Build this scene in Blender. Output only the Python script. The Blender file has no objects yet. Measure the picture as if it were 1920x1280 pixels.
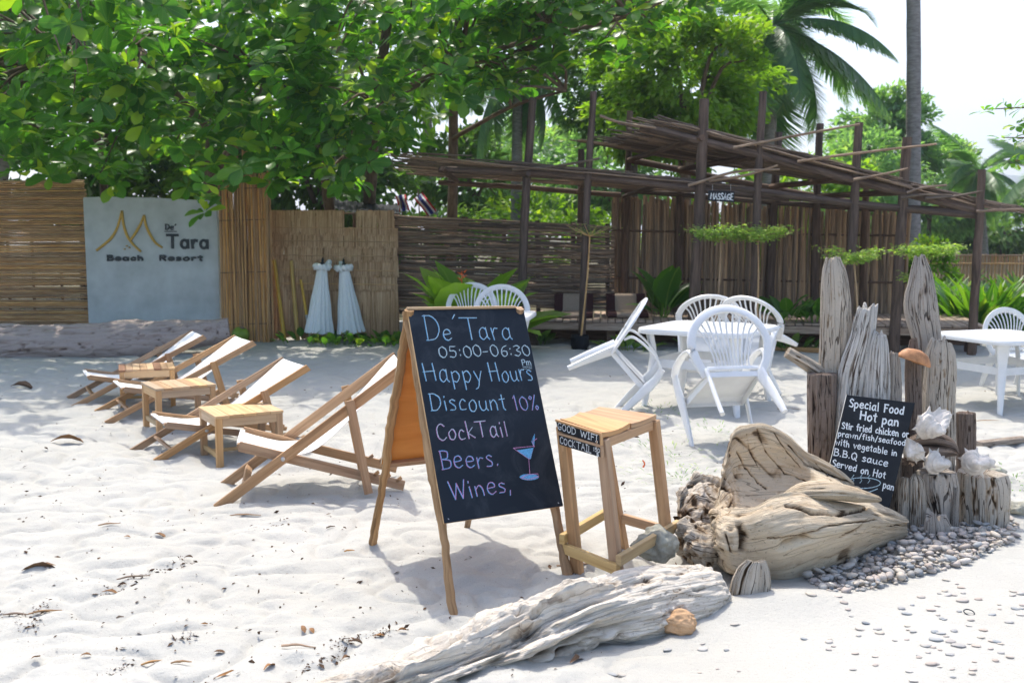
import bpy, math, random
import numpy as np
from mathutils import Vector, Matrix
random.seed(11); rng = np.random.default_rng(11)
PI = math.pi
C = bpy.context.scene.collection
sc = bpy.context.scene

# ---------------------------------------------------------------- camera
F_PX = 1866.7; EYE = 1.55; PITCH = math.atan(200 / F_PX)
cam_d = bpy.data.cameras.new('camera'); cam = bpy.data.objects.new('camera', cam_d); C.objects.link(cam)
cam.location = (0, 0, EYE); cam.rotation_euler = (PI/2 - PITCH, 0, 0)
cam_d.lens = 35; cam_d.sensor_width = 36; cam_d.clip_start = .05; cam_d.clip_end = 6000
cam_d.dof.use_dof = True; cam_d.dof.focus_distance = 4.75; cam_d.dof.aperture_fstop = 4.2
sc.camera = cam
# ---------------------------------------------------------------- sky, sun, exposure
SUN_EL = math.radians(61); SUN_AZ = math.atan2(-.18, .60)      # behind the scene, a little to the left
w = bpy.data.worlds.new('World'); sc.world = w; w.use_nodes = True
nt = w.node_tree; bg = nt.nodes['Background']
sky = nt.nodes.new('ShaderNodeTexSky'); sky.sky_type = 'NISHITA'; sky.sun_disc = False
sky.sun_elevation = SUN_EL; sky.sun_rotation = SUN_AZ
sky.air_density = .9; sky.dust_density = 3.4; sky.ozone_density = 1.4
nt.links.new(sky.outputs[0], bg.inputs[0]); bg.inputs[1].default_value = .15
sd = bpy.data.lights.new('sun', 'SUN'); sd.energy = 2.0; sd.angle = math.radians(.55); sd.color = (1, .95, .86)
sun = bpy.data.objects.new('sun', sd); C.objects.link(sun)
sdir = Vector((math.sin(SUN_AZ)*math.cos(SUN_EL), math.cos(SUN_AZ)*math.cos(SUN_EL), math.sin(SUN_EL)))
sun.rotation_euler = sdir.to_track_quat('Z', 'Y').to_euler(); sun.location = sdir*30
sc.view_settings.view_transform = 'Standard'; sc.view_settings.look = 'None'
sc.view_settings.exposure = 1.33; sc.view_settings.gamma = 1
try: sc.view_settings.use_curve_mapping = False
except Exception: pass
cy = sc.cycles
cy.max_bounces = 7; cy.diffuse_bounces = 3; cy.glossy_bounces = 2; cy.transmission_bounces = 4; cy.transparent_max_bounces = 8
cy.caustics_reflective = False; cy.caustics_refractive = False
cy.use_denoising = True

# ---------------------------------------------------------------- picture <-> place
Fv = Vector((0, math.cos(PITCH), -math.sin(PITCH))); Uv = Vector((0, math.sin(PITCH), math.cos(PITCH))); CAM = Vector((0, 0, EYE))
def ray(u, v): return Fv + Vector((1, 0, 0))*((u-960)/F_PX) + Uv*((640-v)/F_PX)
def D(u, v, Y):
    d = ray(u, v); return CAM + d*(Y/d.y)
def G(u, v, z=0.):
    d = ray(u, v); return CAM + d*((z-EYE)/d.z)
def PL(u, v, p, n):
    d = ray(u, v); return CAM + d*((p-CAM).dot(n)/d.dot(n))

# ---------------------------------------------------------------- noise
def _h(ix, iy, iz, s):
    h = (ix*374761393 + iy*668265263 + iz*1274126177 + s*987654323) & 0xffffffff
    h = ((h ^ (h >> 13))*1103515245) & 0xffffffff
    h = ((h ^ (h >> 15))*2246822519) & 0xffffffff
    return ((h ^ (h >> 16)) & 0xffffff)/float(0xffffff)
def vn(P, s=0):
    P = np.asarray(P, float); i = np.floor(P).astype(np.int64); f = P-i; f = f*f*(3-2*f)
    r = 0
    for a in (0, 1):
        wx = f[..., 0] if a else 1-f[..., 0]
        for b in (0, 1):
            wy = f[..., 1] if b else 1-f[..., 1]
            for c in (0, 1):
                wz = f[..., 2] if c else 1-f[..., 2]
                r = r + wx*wy*wz*_h(i[..., 0]+a, i[..., 1]+b, i[..., 2]+c, s)
    return r*2-1
def fbm(P, o=4, s=0):
    P = np.asarray(P, float); r = 0; a = 1; t = 0
    for k in range(o): r = r + a*vn(P*2**k, s+k); t += a; a *= .5
    return r/t
def sstep(a, b, x):
    t = np.clip((x-a)/(b-a), 0, 1); return t*t*(3-2*t)
def hg(x, y):
    x = np.asarray(x, float); y = np.asarray(y, float)
    z0 = np.zeros_like(x)
    P = np.stack([x, y, z0], -1)
    big = fbm(P*.55, 2, 5)*.035
    smooth = sstep(.15, .9, x - .4*(y-3.6))*(1-sstep(3.9, 5.0, y - .12*x))    # the smooth drift in front of the driftwood
    rough = 1-.93*smooth
    d = fbm(np.stack([x*2.6, y*3.4, z0], -1), 3, 9)
    foot = 1-np.abs(fbm(np.stack([x*4.3, y*5.2, z0], -1), 2, 21))*2.2
    fine = fbm(np.stack([x*11, y*14, z0], -1), 3, 33)
    far = 1-.6*sstep(8, 16, y)
    h = big*(1-.5*smooth) + rough*far*((.55+.9*sstep(-.35, .35, fbm(np.stack([x*.8, y*.9, z0], -1), 2, 57)))*d*.036 - np.clip(foot, 0, 1)**2*.027 + fine*.011)
    h = h + .05*np.exp(-((x-1.75)/.8)**2-((y-3.5)/.7)**2) + .05*np.exp(-((x-1.15)/.33)**2-((y-4.02)/.16)**2) - .035*np.exp(-((x-.35-.55*(y-3.6))/.7)**2-((y-3.55)/.35)**2)
    h = h + .05*np.exp(-((x-2.3)/.8)**2-((y-4.7)/.6)**2)
    h = h - .20*sstep(3.3, 4.5, x)*sstep(7.3, 9, y)*(1-sstep(11.6, 12.7, y))
    return h
def hz(x, y): return float(hg(np.array([x]), np.array([y]))[0])
def GG(u, v):
    p = G(u, v)
    for _ in range(4): p = G(u, v, hz(p.x, p.y))
    return p

# ---------------------------------------------------------------- objects
def tag(o, label, cat, group=None, kind=None):
    o['label'] = label
    if cat: o['category'] = cat
    if group: o['group'] = group
    if kind: o['kind'] = kind
    return o
def thing(name, label, cat, loc=(0, 0, 0), rot=(0, 0, 0), group=None):
    o = bpy.data.objects.new(name, None); C.objects.link(o); o.empty_display_size = .2
    o.location = loc; o.rotation_euler = rot
    return tag(o, label, cat, group)
def link(name, me, parent=None, loc=None, rot=None):
    o = bpy.data.objects.new(name, me); C.objects.link(o)
    if parent: o.parent = parent
    if loc is not None: o.location = loc
    if rot is not None: o.rotation_euler = rot
    return o
def copy_tree(o, parent=None):
    c = o.copy(); C.objects.link(c); c.parent = parent
    for ch in list(o.children): copy_tree(ch, c)
    return c
def wpos(par):
    p = Vector((0, 0, 0))
    while par: p += par.location; par = par.parent
    return p

def cat_interp(pts, n):
    P = np.array([list(p) for p in pts], float); m = len(P)
    if m == 2:
        t = np.linspace(0, 1, n)[:, None]; return P[0]*(1-t)+P[1]*t
    E = np.vstack([2*P[0]-P[1], P, 2*P[-1]-P[-2]])
    out = []
    for t in np.linspace(0, m-1-1e-9, n):
        i = int(t); f = t-i; a, b, c, d = E[i], E[i+1], E[i+2], E[i+3]
        out.append(.5*((2*b)+(-a+c)*f+(2*a-5*b+4*c-d)*f*f+(-a+3*b-3*c+d)*f**3))
    return np.array(out)

def fast_mesh(name, V, Fq, mat, uv=None, attr=None, smooth=True):
    """V (N,3), Fq (M,k) one polygon size"""
    V = np.asarray(V, np.float32); Fq = np.asarray(Fq, np.int32); k = Fq.shape[1]
    me = bpy.data.meshes.new(name)
    me.vertices.add(len(V)); me.vertices.foreach_set('co', V.ravel())
    me.loops.add(Fq.size); me.loops.foreach_set('vertex_index', Fq.ravel())
    me.polygons.add(len(Fq)); me.polygons.foreach_set('loop_start', np.arange(0, Fq.size, k, dtype=np.int32))
    me.polygons.foreach_set('loop_total', np.full(len(Fq), k, np.int32))
    me.polygons.foreach_set('use_smooth', np.full(len(Fq), smooth))
    if uv is not None:
        l = me.uv_layers.new(name='UVMap'); l.data.foreach_set('uv', np.asarray(uv, np.float32)[Fq.ravel()].ravel())
    if attr is not None:
        a = me.attributes.new('var', 'FLOAT', 'POINT'); a.data.foreach_set('value', np.asarray(attr, np.float32))
    me.materials.append(mat); me.update(calc_edges=True)
    return me

def grid_faces(R, n, closed=True, off=0):
    i, j = np.meshgrid(np.arange(R-1), np.arange(n if closed else n-1), indexing='ij')
    j2 = (j+1) % n
    return (np.stack([i*n+j, i*n+j2, (i+1)*n+j2, (i+1)*n+j], -1).reshape(-1, 4)+off).astype(np.int32)
def grid_normals(g, closed=True):
    du = np.gradient(g, axis=0)
    if closed: dv = np.roll(g, -1, 1)-np.roll(g, 1, 1)
    else: dv = np.gradient(g, axis=1)
    n = np.cross(dv, du); l = np.linalg.norm(n, axis=-1, keepdims=True); l[l < 1e-9] = 1
    return n/l

class MB:
    """collects lofts, beams, ribbons; .me() makes one mesh"""
    def __init__(s): s.v = []; s.f = []; s.uv = []; s.var = []
    def quad(s, pts, uvs=None, var=0.):
        b = len(s.v); s.v += [tuple(p) for p in pts]; s.f.append(tuple(range(b, b+len(pts))))
        if uvs is None:
            p0 = Vector(pts[0]); e = (Vector(pts[1])-p0); L = e.length or 1; e = e/L
            uvs = []
            for p in pts:
                q = Vector(p)-p0; a = q.dot(e); uvs.append((a, (q-e*a).length))
        s.uv += [tuple(u) for u in uvs]; s.var += [var]*len(pts)
    def loft(s, rings, caps=True, var=0., u0=0.):
        R = len(rings); n = len(rings[0]); b = len(s.v); u = u0
        rings = [[Vector(p) for p in r] for r in rings]
        for i, r in enumerate(rings):
            if i: u += (sum(((r[k]-rings[i-1][k]).length for k in range(0, n, max(1, n//4))))/len(range(0, n, max(1, n//4))))
            a = 0
            for k in range(n+1):
                p = r[k % n]
                if k: a += (p-r[k-1]).length
                s.v.append(tuple(p)); s.uv.append((u, a)); s.var.append(var)
        m = n+1
        for i in range(R-1):
            for k in range(n): s.f.append((b+i*m+k, b+i*m+k+1, b+(i+1)*m+k+1, b+(i+1)*m+k))
        if caps:
            for i, rv in ((0, True), (R-1, False)):
                bb = len(s.v); r = rings[i]; c0 = r[0]
                e1 = (r[1 % n]-c0); e1 = e1.normalized() if e1.length else Vector((1, 0, 0))
                for p in r:
                    q = p-c0; a = q.dot(e1); s.v.append(tuple(p)); s.uv.append((a, (q-e1*a).length+5)); s.var.append(var)
                idx = list(range(bb, bb+n)); s.f.append(tuple(idx[::-1] if rv else idx))
        return s
    def beam(s, p0, p1, w, h, up=(0, 0, 1), ch=.12, taper=1., var=0., skew=0.):
        p0 = Vector(p0); p1 = Vector(p1); d = (p1-p0).normalized(); up = Vector(up)
        if abs(d.dot(up)) > .98: up = Vector((0, 1, 0))
        sx = d.cross(up).normalized(); sz = sx.cross(d).normalized(); c = min(w, h)*ch
        def ring(p, k):
            a, b = w/2*k, h/2*k
            q = [(-a+c, -b), (a-c, -b), (a, -b+c), (a, b-c), (a-c, b), (-a+c, b), (-a, b-c), (-a, -b+c)]
            return [p+sx*x+sz*(y) for x, y in q]
        ln = (p1-p0).length; e = min(c, ln*.1)
        r0 = ring(p0, 1); r1 = ring(p1, taper)
        k0 = 1-c/max(w, h)*1.2
        s.loft([ring(p0, k0), ring(p0+d*e, 1), ring(p1-d*e, taper), ring(p1, taper*k0)], True, var, u0=(p0.x*3.1+p0.z*1.7) % 7)
        return s
    def box(s, c, sx, sy, sz, ch=.08, var=0.):
        c = Vector(c); s.beam(c-Vector((sx/2, 0, 0)), c+Vector((sx/2, 0, 0)), sy, sz, ch=ch, var=var); return s
    def tube(s, pts, rad, n=8, squash=(1, 1), up=(0, 0, 1), rough=0., seed=0, var=0., m=None, caps=True):
        m = m or (2 if len(pts) == 2 else len(pts)*3)
        P = cat_interp(pts, m)
        if np.isscalar(rad): Rr = np.full(m, rad)
        else: Rr = np.interp(np.linspace(0, 1, m), np.linspace(0, 1, len(rad)), rad)
        rr = random.Random(seed); rings = []; px = None
        for i in range(m):
            d = Vector(P[min(i+1, m-1)]-P[max(i-1, 0)]).normalized(); uu = Vector(up)
            if px is None:
                if abs(d.dot(uu)) > .95: uu = Vector((1, 0, 0)) if abs(d.x) < .9 else Vector((0, 1, 0))
                px = d.cross(uu).normalized()
            else:
                px = (px-d*px.dot(d)); px = px.normalized() if px.length > 1e-6 else d.orthogonal().normalized()
            pz = px.cross(d).normalized(); c = Vector(P[i])
            if rough: c = c+px*rr.uniform(-1, 1)*rough*Rr[i]+pz*rr.uniform(-1, 1)*rough*Rr[i]
            ring = []
            for k in range(n):
                a = 2*PI*k/n; r = Rr[i]*(1+rough*rr.uniform(-.4, .4))
                ring.append(c+px*math.cos(a)*r*squash[0]+pz*math.sin(a)*r*squash[1])
            rings.append(ring)
        s.loft(rings, caps, var, u0=seed*.37 % 5); return s
    def lathe(s, prof, n=16, c=(0, 0, 0), axis='z'):
        rings = []
        for r, z in prof:
            rings.append([Vector((c[0]+r*math.cos(2*PI*k/n), c[1]+r*math.sin(2*PI*k/n), c[2]+z)) for k in range(n)])
        s.loft(rings, True); return s
    def me(s, name, mat, smooth=False, origin=None):
        me = bpy.data.meshes.new(name); V = s.v
        if origin is not None: V = [(a-origin[0], b-origin[1], c-origin[2]) for a, b, c in V]
        me.from_pydata(V, [], s.f)
        l = me.uv_layers.new(name='UVMap'); li = np.zeros(len(me.loops), np.int32); me.loops.foreach_get('vertex_index', li)
        l.data.foreach_set('uv', np.array(s.uv, np.float32)[li].ravel())
        a = me.attributes.new('var', 'FLOAT', 'POINT'); a.data.foreach_set('value', np.array(s.var, np.float32))
        if smooth: me.polygons.foreach_set('use_smooth', np.full(len(me.polygons), True))
        me.materials.append(mat); me.update(); return me
def obj(name, mb, mat, parent=None, smooth=False, world=False):
    """world=True: the vertices are in world space; a lone thing gets its origin at its base"""
    org = None
    if world and parent: org = wpos(parent)
    elif world:
        a = np.array(mb.v); org = Vector((a[:, 0].mean(), a[:, 1].mean(), a[:, 2].min()))
    o = link(name, mb.me(name, mat, smooth, org), parent)
    if world and not parent: o.location = org
    return o
def grid_obj(name, g, mat, parent=None, closed=True, attr=None, caps=True, uvs=(1, 1), world=True):
    R, n = g.shape[:2]; V = g.reshape(-1, 3); Fq = grid_faces(R, n, closed)
    # seam-safe uv: u = length, v = angle index
    du = np.concatenate([[0], np.cumsum(np.linalg.norm(np.diff(g.mean(1), axis=0), axis=1))])
    uv = np.stack(np.meshgrid(du*uvs[0], np.abs(np.linspace(-1, 1, n))*uvs[1], indexing='ij'), -1).reshape(-1, 2)
    if caps and closed:
        c0, c1 = g[0].mean(0), g[-1].mean(0); V = np.vstack([V, c0, c1]); uv = np.vstack([uv, [0, 0], [du[-1], 0]])
        k = np.arange(n); k2 = (k+1) % n; N = R*n
        Fq = np.vstack([Fq, np.stack([k2, k, np.full(n, N), np.full(n, N)], -1)[:, [0, 1, 2, 3]], np.stack([(R-1)*n+k, (R-1)*n+k2, np.full(n, N+1), np.full(n, N+1)], -1)])
        if attr is not None: attr = np.concatenate([attr.ravel(), [0, 0]])
    if attr is not None: attr = np.asarray(attr).ravel()
    quads = Fq[Fq[:, 2] != Fq[:, 3]]; tris = Fq[Fq[:, 2] == Fq[:, 3]][:, :3]
    org = wpos(parent) if parent else Vector((V[:, 0].mean(), V[:, 1].mean(), V[:, 2].min()))
    V = V-np.array(org)
    allf = [tuple(q) for q in quads]+[tuple(t) for t in tris] if len(tris) else None
    if allf is None: me = fast_mesh(name, V, quads, mat, uv, attr)
    else:
        T = np.vstack([quads[:, [0, 1, 2]], quads[:, [0, 2, 3]], tris]); me = fast_mesh(name, V, T, mat, uv, attr)
    o = link(name, me, parent)
    if not parent: o.location = org
    return o

# ---------------------------------------------------------------- materials
def newmat(name):
    m = bpy.data.materials.new(name); m.use_nodes = True; t = m.node_tree
    return m, t, t.nodes['Principled BSDF']
def N(t, typ, **kw):
    n = t.nodes.new(typ)
    for k, v in kw.items():
        if k.startswith('i_'):
            key = k[2:]; n.inputs[int(key) if key.isdigit() else key.replace('_', ' ')].default_value = v
        else: setattr(n, k, v)
    return n
def ramp(t, fac, stops):
    r = t.nodes.new('ShaderNodeValToRGB'); e = r.color_ramp.elements
    while len(e) < len(stops): e.new(.5)
    for i, (p, c) in enumerate(stops): e[i].position = p; e[i].color = (*c, 1) if len(c) == 3 else c
    t.links.new(fac, r.inputs[0]); return r.outputs[0]
def mixc(t, fac, a, b, mode='MIX'):
    n = t.nodes.new('ShaderNodeMix'); n.data_type = 'RGBA'; n.blend_type = mode
    for s, v in ((0, fac), (6, a), (7, b)):
        if hasattr(v, 'is_linked') or isinstance(v, bpy.types.NodeSocket): t.links.new(v, n.inputs[s])
        else: n.inputs[s].default_value = v if s == 0 else (*v, 1) if len(v) == 3 else v
    return n.outputs[2]
def mathn(t, op, a, b=None):
    n = t.nodes.new('ShaderNodeMath'); n.operation = op
    for s, v in ((0, a), (1, b)):
        if v is None: continue
        if isinstance(v, bpy.types.NodeSocket): t.links.new(v, n.inputs[s])
        else: n.inputs[s].default_value = v
    return n.outputs[0]
def coords(t, kind, scale):
    tc = t.nodes.new('ShaderNodeTexCoord'); mp = t.nodes.new('ShaderNodeMapping'); mp.inputs['Scale'].default_value = scale
    t.links.new(tc.outputs[kind], mp.inputs[0]); return mp.outputs[0]
def noise(t, vec, scale, detail=4, rough=.55, dist=0.):
    n = t.nodes.new('ShaderNodeTexNoise'); n.inputs['Scale'].default_value = scale; n.inputs['Detail'].default_value = detail
    n.inputs['Roughness'].default_value = rough; n.inputs['Distortion'].default_value = dist
    t.links.new(vec, n.inputs['Vector']); return n.outputs[0]
def bump(t, bs, h, st, dist=.01):
    b = t.nodes.new('ShaderNodeBump'); b.inputs['Strength'].default_value = st; b.inputs['Distance'].default_value = dist
    t.links.new(h, b.inputs['Height']); t.links.new(b.outputs[0], bs.inputs['Normal'])

def wood(name, c1, c2, rough=.6, across=38, along=1.6, bump_s=.35, dirt=.35, objvar=.35):
    m, t, b = newmat(name)
    oi = t.nodes.new('ShaderNodeObjectInfo')
    tc = t.nodes.new('ShaderNodeTexCoord'); mp = t.nodes.new('ShaderNodeMapping'); mp.inputs['Scale'].default_value = (along, across, 1)
    add = t.nodes.new('ShaderNodeVectorMath'); add.operation = 'ADD'
    cmb = t.nodes.new('ShaderNodeCombineXYZ'); t.links.new(mathn(t, 'MULTIPLY', oi.outputs['Random'], 37.), cmb.inputs[0]); t.links.new(mathn(t, 'MULTIPLY', oi.outputs['Random'], 91.), cmb.inputs[2])
    t.links.new(tc.outputs['UV'], mp.inputs[0]); t.links.new(mp.outputs[0], add.inputs[0]); t.links.new(cmb.outputs[0], add.inputs[1])
    g = noise(t, add.outputs[0], 1.5, 5, .6, .6)
    col = ramp(t, g, [(.3, c1), (.68, c2)])
    g2 = noise(t, add.outputs[0], .35, 3, .5)
    col = mixc(t, mathn(t, 'MULTIPLY', mathn(t, 'GREATER_THAN', g2, .62), dirt), col, tuple(x*.5 for x in c1))
    hsv = t.nodes.new('ShaderNodeHueSaturation')
    t.links.new(mathn(t, 'ADD', mathn(t, 'MULTIPLY', oi.outputs['Random'], objvar), 1-objvar/2), hsv.inputs['Value'])
    t.links.new(mathn(t, 'ADD', mathn(t, 'MULTIPLY', oi.outputs['Random'], .3), .85), hsv.inputs['Saturation'])
    t.links.new(col, hsv.inputs['Color']); t.links.new(hsv.outputs[0], b.inputs['Base Color'])
    b.inputs['Roughness'].default_value = rough; b.inputs['Specular IOR Level'].default_value = .25
    bump(t, b, g, bump_s, .004); return m

def driftwood(name, dark, mid, light, gscale=(2.2, 26), cavs=1., ck=.8, cw=.012):
    """weathered wood: grain along the uv, 'var' attribute (-1 in cracks .. 1 on worn ridges)"""
    m, t, b = newmat(name)
    at = t.nodes.new('ShaderNodeAttribute'); at.attribute_name = 'var'
    v = coords(t, 'UV', (gscale[0]*1.6, gscale[1]*4.2, 1))
    g = noise(t, v, 1.5, 7, .68, .9)
    v2 = coords(t, 'UV', (gscale[0]*.5, gscale[1]*1.0, 1)); rg = noise(t, v2, 1.5, 2, .5, .35)
    crk = mathn(t, 'LESS_THAN', mathn(t, 'ABSOLUTE', mathn(t, 'SUBTRACT', rg, .5)), cw)
    o = coords(t, 'Object', (1, 1, 1)); p = noise(t, o, 5, 5, .6)
    k = mathn(t, 'ADD', mathn(t, 'MULTIPLY', at.outputs['Fac'], cavs*.45), mathn(t, 'ADD', mathn(t, 'MULTIPLY', g, .55), mathn(t, 'MULTIPLY', p, .5)))
    col = ramp(t, k, [(.22, dark), (.45, mid), (.66, light)])
    fine = noise(t, o, 60, 3, .7)
    col = mixc(t, mathn(t, 'MULTIPLY', mathn(t, 'GREATER_THAN', fine, .64), .35), col, dark)
    col = mixc(t, mathn(t, 'MULTIPLY', crk, ck), col, tuple(x*.6 for x in dark))
    t.links.new(col, b.inputs['Base Color']); b.inputs['Roughness'].default_value = .88; b.inputs['Specular IOR Level'].default_value = .12
    bump(t, b, mathn(t, 'SUBTRACT', mathn(t, 'ADD', g, mathn(t, 'MULTIPLY', fine, .3)), mathn(t, 'MULTIPLY', crk, .5)), 1., .014); return m

def plain(name, col, rough=.5, var=.0, scale=20, bumps=0., spec=.4, metal=0.):
    m, t, b = newmat(name)
    if var:
        o = coords(t, 'Object', (1, 1, 1)); n = noise(t, o, scale, 4, .6)
        c = ramp(t, n, [(.3, tuple(x*(1-var) for x in col)), (.7, tuple(min(1, x*(1+var)) for x in col))]); t.links.new(c, b.inputs['Base Color'])
        if bumps: bump(t, b, n, bumps, .01)
    else: b.inputs['Base Color'].default_value = (*col, 1)
    b.inputs['Roughness'].default_value = rough; b.inputs['Specular IOR Level'].default_value = spec; b.inputs['Metallic'].default_value = metal
    return m

def leafmat(name, a, b_, c=None, trans=.4, rough=.45, uvvein=True):
    m, t, b = newmat(name)
    at = t.nodes.new('ShaderNodeAttribute'); at.attribute_name = 'var'
    st = [(0., a), (.7, b_)] + ([(1., c)] if c else [])
    col = ramp(t, at.outputs['Fac'], st)
    if uvvein:
        tc = t.nodes.new('ShaderNodeTexCoord'); sp = t.nodes.new('ShaderNodeSeparateXYZ'); t.links.new(tc.outputs['UV'], sp.inputs[0])
        vein = mathn(t, 'LESS_THAN', mathn(t, 'ABSOLUTE', sp.outputs[1]), .035)
        col = mixc(t, mathn(t, 'MULTIPLY', vein, .5), col, (.22, .32, .07))
    t.links.new(col, b.inputs['Base Color']); b.inputs['Roughness'].default_value = rough; b.inputs['Specular IOR Level'].default_value = .35
    tr = t.nodes.new('ShaderNodeBsdfTranslucent'); t.links.new(mixc(t, 1., col, (1.5, 1.7, .5), 'MULTIPLY'), tr.inputs[0])
    mx = t.nodes.new('ShaderNodeMixShader'); mx.inputs[0].default_value = trans
    t.links.new(b.outputs[0], mx.inputs[1]); t.links.new(tr.outputs[0], mx.inputs[2])
    t.links.new(mx.outputs[0], t.nodes['Material Output'].inputs[0]); return m

def sandmat():
    m, t, b = newmat('white_sand')
    o = coords(t, 'Object', (1, 1, 1))
    big = noise(t, o, 1.1, 4, .6); fine = noise(t, o, 420, 2, .7); mid = noise(t, o, 46, 4, .65); sp = noise(t, o, 150, 2, .5)
    col = ramp(t, big, [(.3, (.365, .358, .322)), (.7, (.425, .42, .385))])
    col = mixc(t, mathn(t, 'MULTIPLY', mathn(t, 'GREATER_THAN', sp, .70), .75), col, (.16, .12, .09))
    col = mixc(t, .25, col, ramp(t, fine, [(.3, (.30, .28, .24)), (.7, (.62, .605, .57))]))
    t.links.new(col, b.inputs['Base Color']); b.inputs['Roughness'].default_value = .9; b.inputs['Specular IOR Level'].default_value = .12
    bump(t, b, mathn(t, 'ADD', mathn(t, 'MULTIPLY', mid, 1.), mathn(t, 'MULTIPLY', fine, .18)), .55, .012); return m

def boardmat(name, col):
    m, t, b = newmat(name); o = coords(t, 'Object', (1, 1, 1)); n = noise(t, o, 5, 6, .7, 1.); f = noise(t, o, 260, 2, .7)
    dust = mathn(t, 'MULTIPLY', ramp(t, n, [(.48, (0, 0, 0)), (.80, (1, 1, 1))]), mathn(t, 'MULTIPLY', f, .16))
    t.links.new(mixc(t, dust, col, (.35, .42, .48)), b.inputs['Base Color']); b.inputs['Roughness'].default_value = .62; b.inputs['Specular IOR Level'].default_value = .25; return m
M = {}
M['sand'] = sandmat()
M['pale_wood'] = wood('acacia_wood', (.36, .21, .105), (.52, .335, .185), .5, 30, 1.2)
M['plank_light'] = wood('light_plank', (.46, .30, .165), (.60, .42, .25), .5, 26, 1.2)
M['plank_dark'] = wood('dark_plank', (.22, .09, .04), (.36, .17, .08), .5, 26, 1.2)
M['chair_wood'] = wood('deck_chair_wood', (.29, .17, .09), (.47, .30, .17), .6, 34, 1.4)
M['stool_wood'] = wood('stool_wood', (.35, .20, .105), (.54, .345, .195), .5, 24, 1.1)
M['yellow_wood'] = wood('yellow_pine', (.38, .25, .12), (.54, .39, .20), .5, 26, 1.1, dirt=.6)
M['ply'] = wood('orange_plywood', (.56, .23, .075), (.70, .33, .12), .45, 7, 1.0, .12, .1, .05)
M['ply_edge'] = wood('plywood_edge', (.40, .24, .11), (.66, .47, .27), .7, 200, 1.0)
M['branch'] = wood('bare_branch', (.20, .115, .055), (.44, .28, .15), .8, 30, 2.5, .9, .5)
M['cane'] = wood('reed_cane', (.32, .18, .08), (.62, .42, .23), .55, 30, 3.0, .4, .5, .7)
M['cane_v'] = wood('brown_cane', (.28, .15, .065), (.52, .32, .155), .6, 30, 2.0, .4, .5, .8)
M['stick'] = wood('grey_brown_stick', (.105, .072, .05), (.32, .235, .17), .8, 30, 3.0, .5, .5, .9)
M['post'] = wood('dark_timber', (.065, .043, .032), (.17, .115, .085), .8, 20, 2.0, .6, .5, .5)
M['wallcane'] = wood('dark_wall_cane', (.20, .135, .085), (.45, .32, .21), .8, 30, 2.0, .5, .5, 1.0)
M['deck'] = wood('weathered_deck', (.24, .17, .12), (.46, .36, .28), .8, 24, 2.0, .4, .4, .4)
M['thatch'] = wood('dry_thatch', (.24, .15, .08), (.46, .32, .18), .9, 60, 2.0, .6, .3, .5)
def thatchmat():
    m, t, b = newmat('straw'); at = t.nodes.new('ShaderNodeAttribute'); at.attribute_name = 'var'
    v = coords(t, 'UV', (3, 90, 1)); g = noise(t, v, 1.5, 3, .6); f = mathn(t, 'ADD', mathn(t, 'MULTIPLY', at.outputs['Fac'], .75), mathn(t, 'MULTIPLY', g, .3))
    t.links.new(ramp(t, f, [(.05, (.12, .07, .035)), (.45, (.44, .28, .155)), (.85, (.62, .445, .28))]), b.inputs['Base Color']); b.inputs['Roughness'].default_value = .9; b.inputs['Specular IOR Level'].default_value = .1; return m
M['straw'] = thatchmat()
M['bamboo'] = wood('yellow_bamboo', (.42, .27, .07), (.58, .41, .13), .4, 12, 2.0, .1, .2)
M['drift_pale'] = driftwood('pale_driftwood', (.10, .062, .036), (.39, .29, .195), (.57, .50, .41), (2.2, 26), 1.2)
M['drift_root'] = driftwood('golden_driftwood', (.10, .062, .035), (.55, .42, .28), (.68, .565, .41), (1.6, 30), .75, .45, .006)
M['drift_grey'] = driftwood('grey_driftwood', (.07, .055, .048), (.34, .27, .21), (.50, .44, .375), (2, 24), 1.2)
M['drift_log'] = driftwood('bleached_log', (.15, .10, .065), (.55, .475, .38), (.68, .62, .53), (1.5, 26), .8, .35, .008)
M['drift_white'] = driftwood('white_driftwood', (.16, .12, .09), (.50, .45, .39), (.66, .63, .58), (2, 24), 1.)
M['drift_dark'] = driftwood('dark_driftwood', (.035, .025, .02), (.15, .105, .08), (.27, .21, .17), (2, 26))
M['drift_beach'] = driftwood('lilac_grey_log', (.08, .06, .06), (.31, .235, .20), (.42, .345, .31), (.7, 9), .8, .3, .006)
M['canvas'] = plain('white_canvas', (.80, .79, .76), .85, .03, 90, .15, .1)
M['plastic'] = plain('white_plastic', (.72, .725, .72), .34, .05, 6, 0.03, .5)
M['board'] = boardmat('blackboard_paint', (.006, .012, .021))
M['board2'] = boardmat('slate_board', (.013, .015, .019))
M['concrete'] = plain('blue_grey_concrete', (.45, .495, .505), .8, .17, 2.6, .15, .2)
M['concrete2'] = plain('pale_concrete', (.42, .43, .43), .85, .15, 3, .2, .2)
M['gold'] = plain('gold_letter', (.42, .27, .05), .4, .1, 10, 0, .4, .3)
M['black'] = plain('black_letter', (.008, .02, .025), .4)
M['blackplastic'] = plain('black_plastic', (.012, .015, .018), .75, .2, 10, 0, .1)
M['metal'] = plain('zinc_bolt', (.5, .5, .5), .35, 0, 1, 0, .5, .9)
M['shell'] = plain('bleached_shell', (.66, .60, .53), .6, .24, 22, .6, .3)
M['rock'] = plain('lichen_rock', (.34, .33, .27), .9, .4, 14, .8, .2)
M['ochre'] = plain('ochre_stone', (.50, .31, .17), .8, .3, 12, .7, .2)
M['fungus'] = plain('brown_fungus', (.40, .19, .085), .6, .35, 24, .5, .3)
M['coconut'] = plain('green_coconut', (.20, .30, .03), .45, .2, 12, .1, .4)
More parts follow.
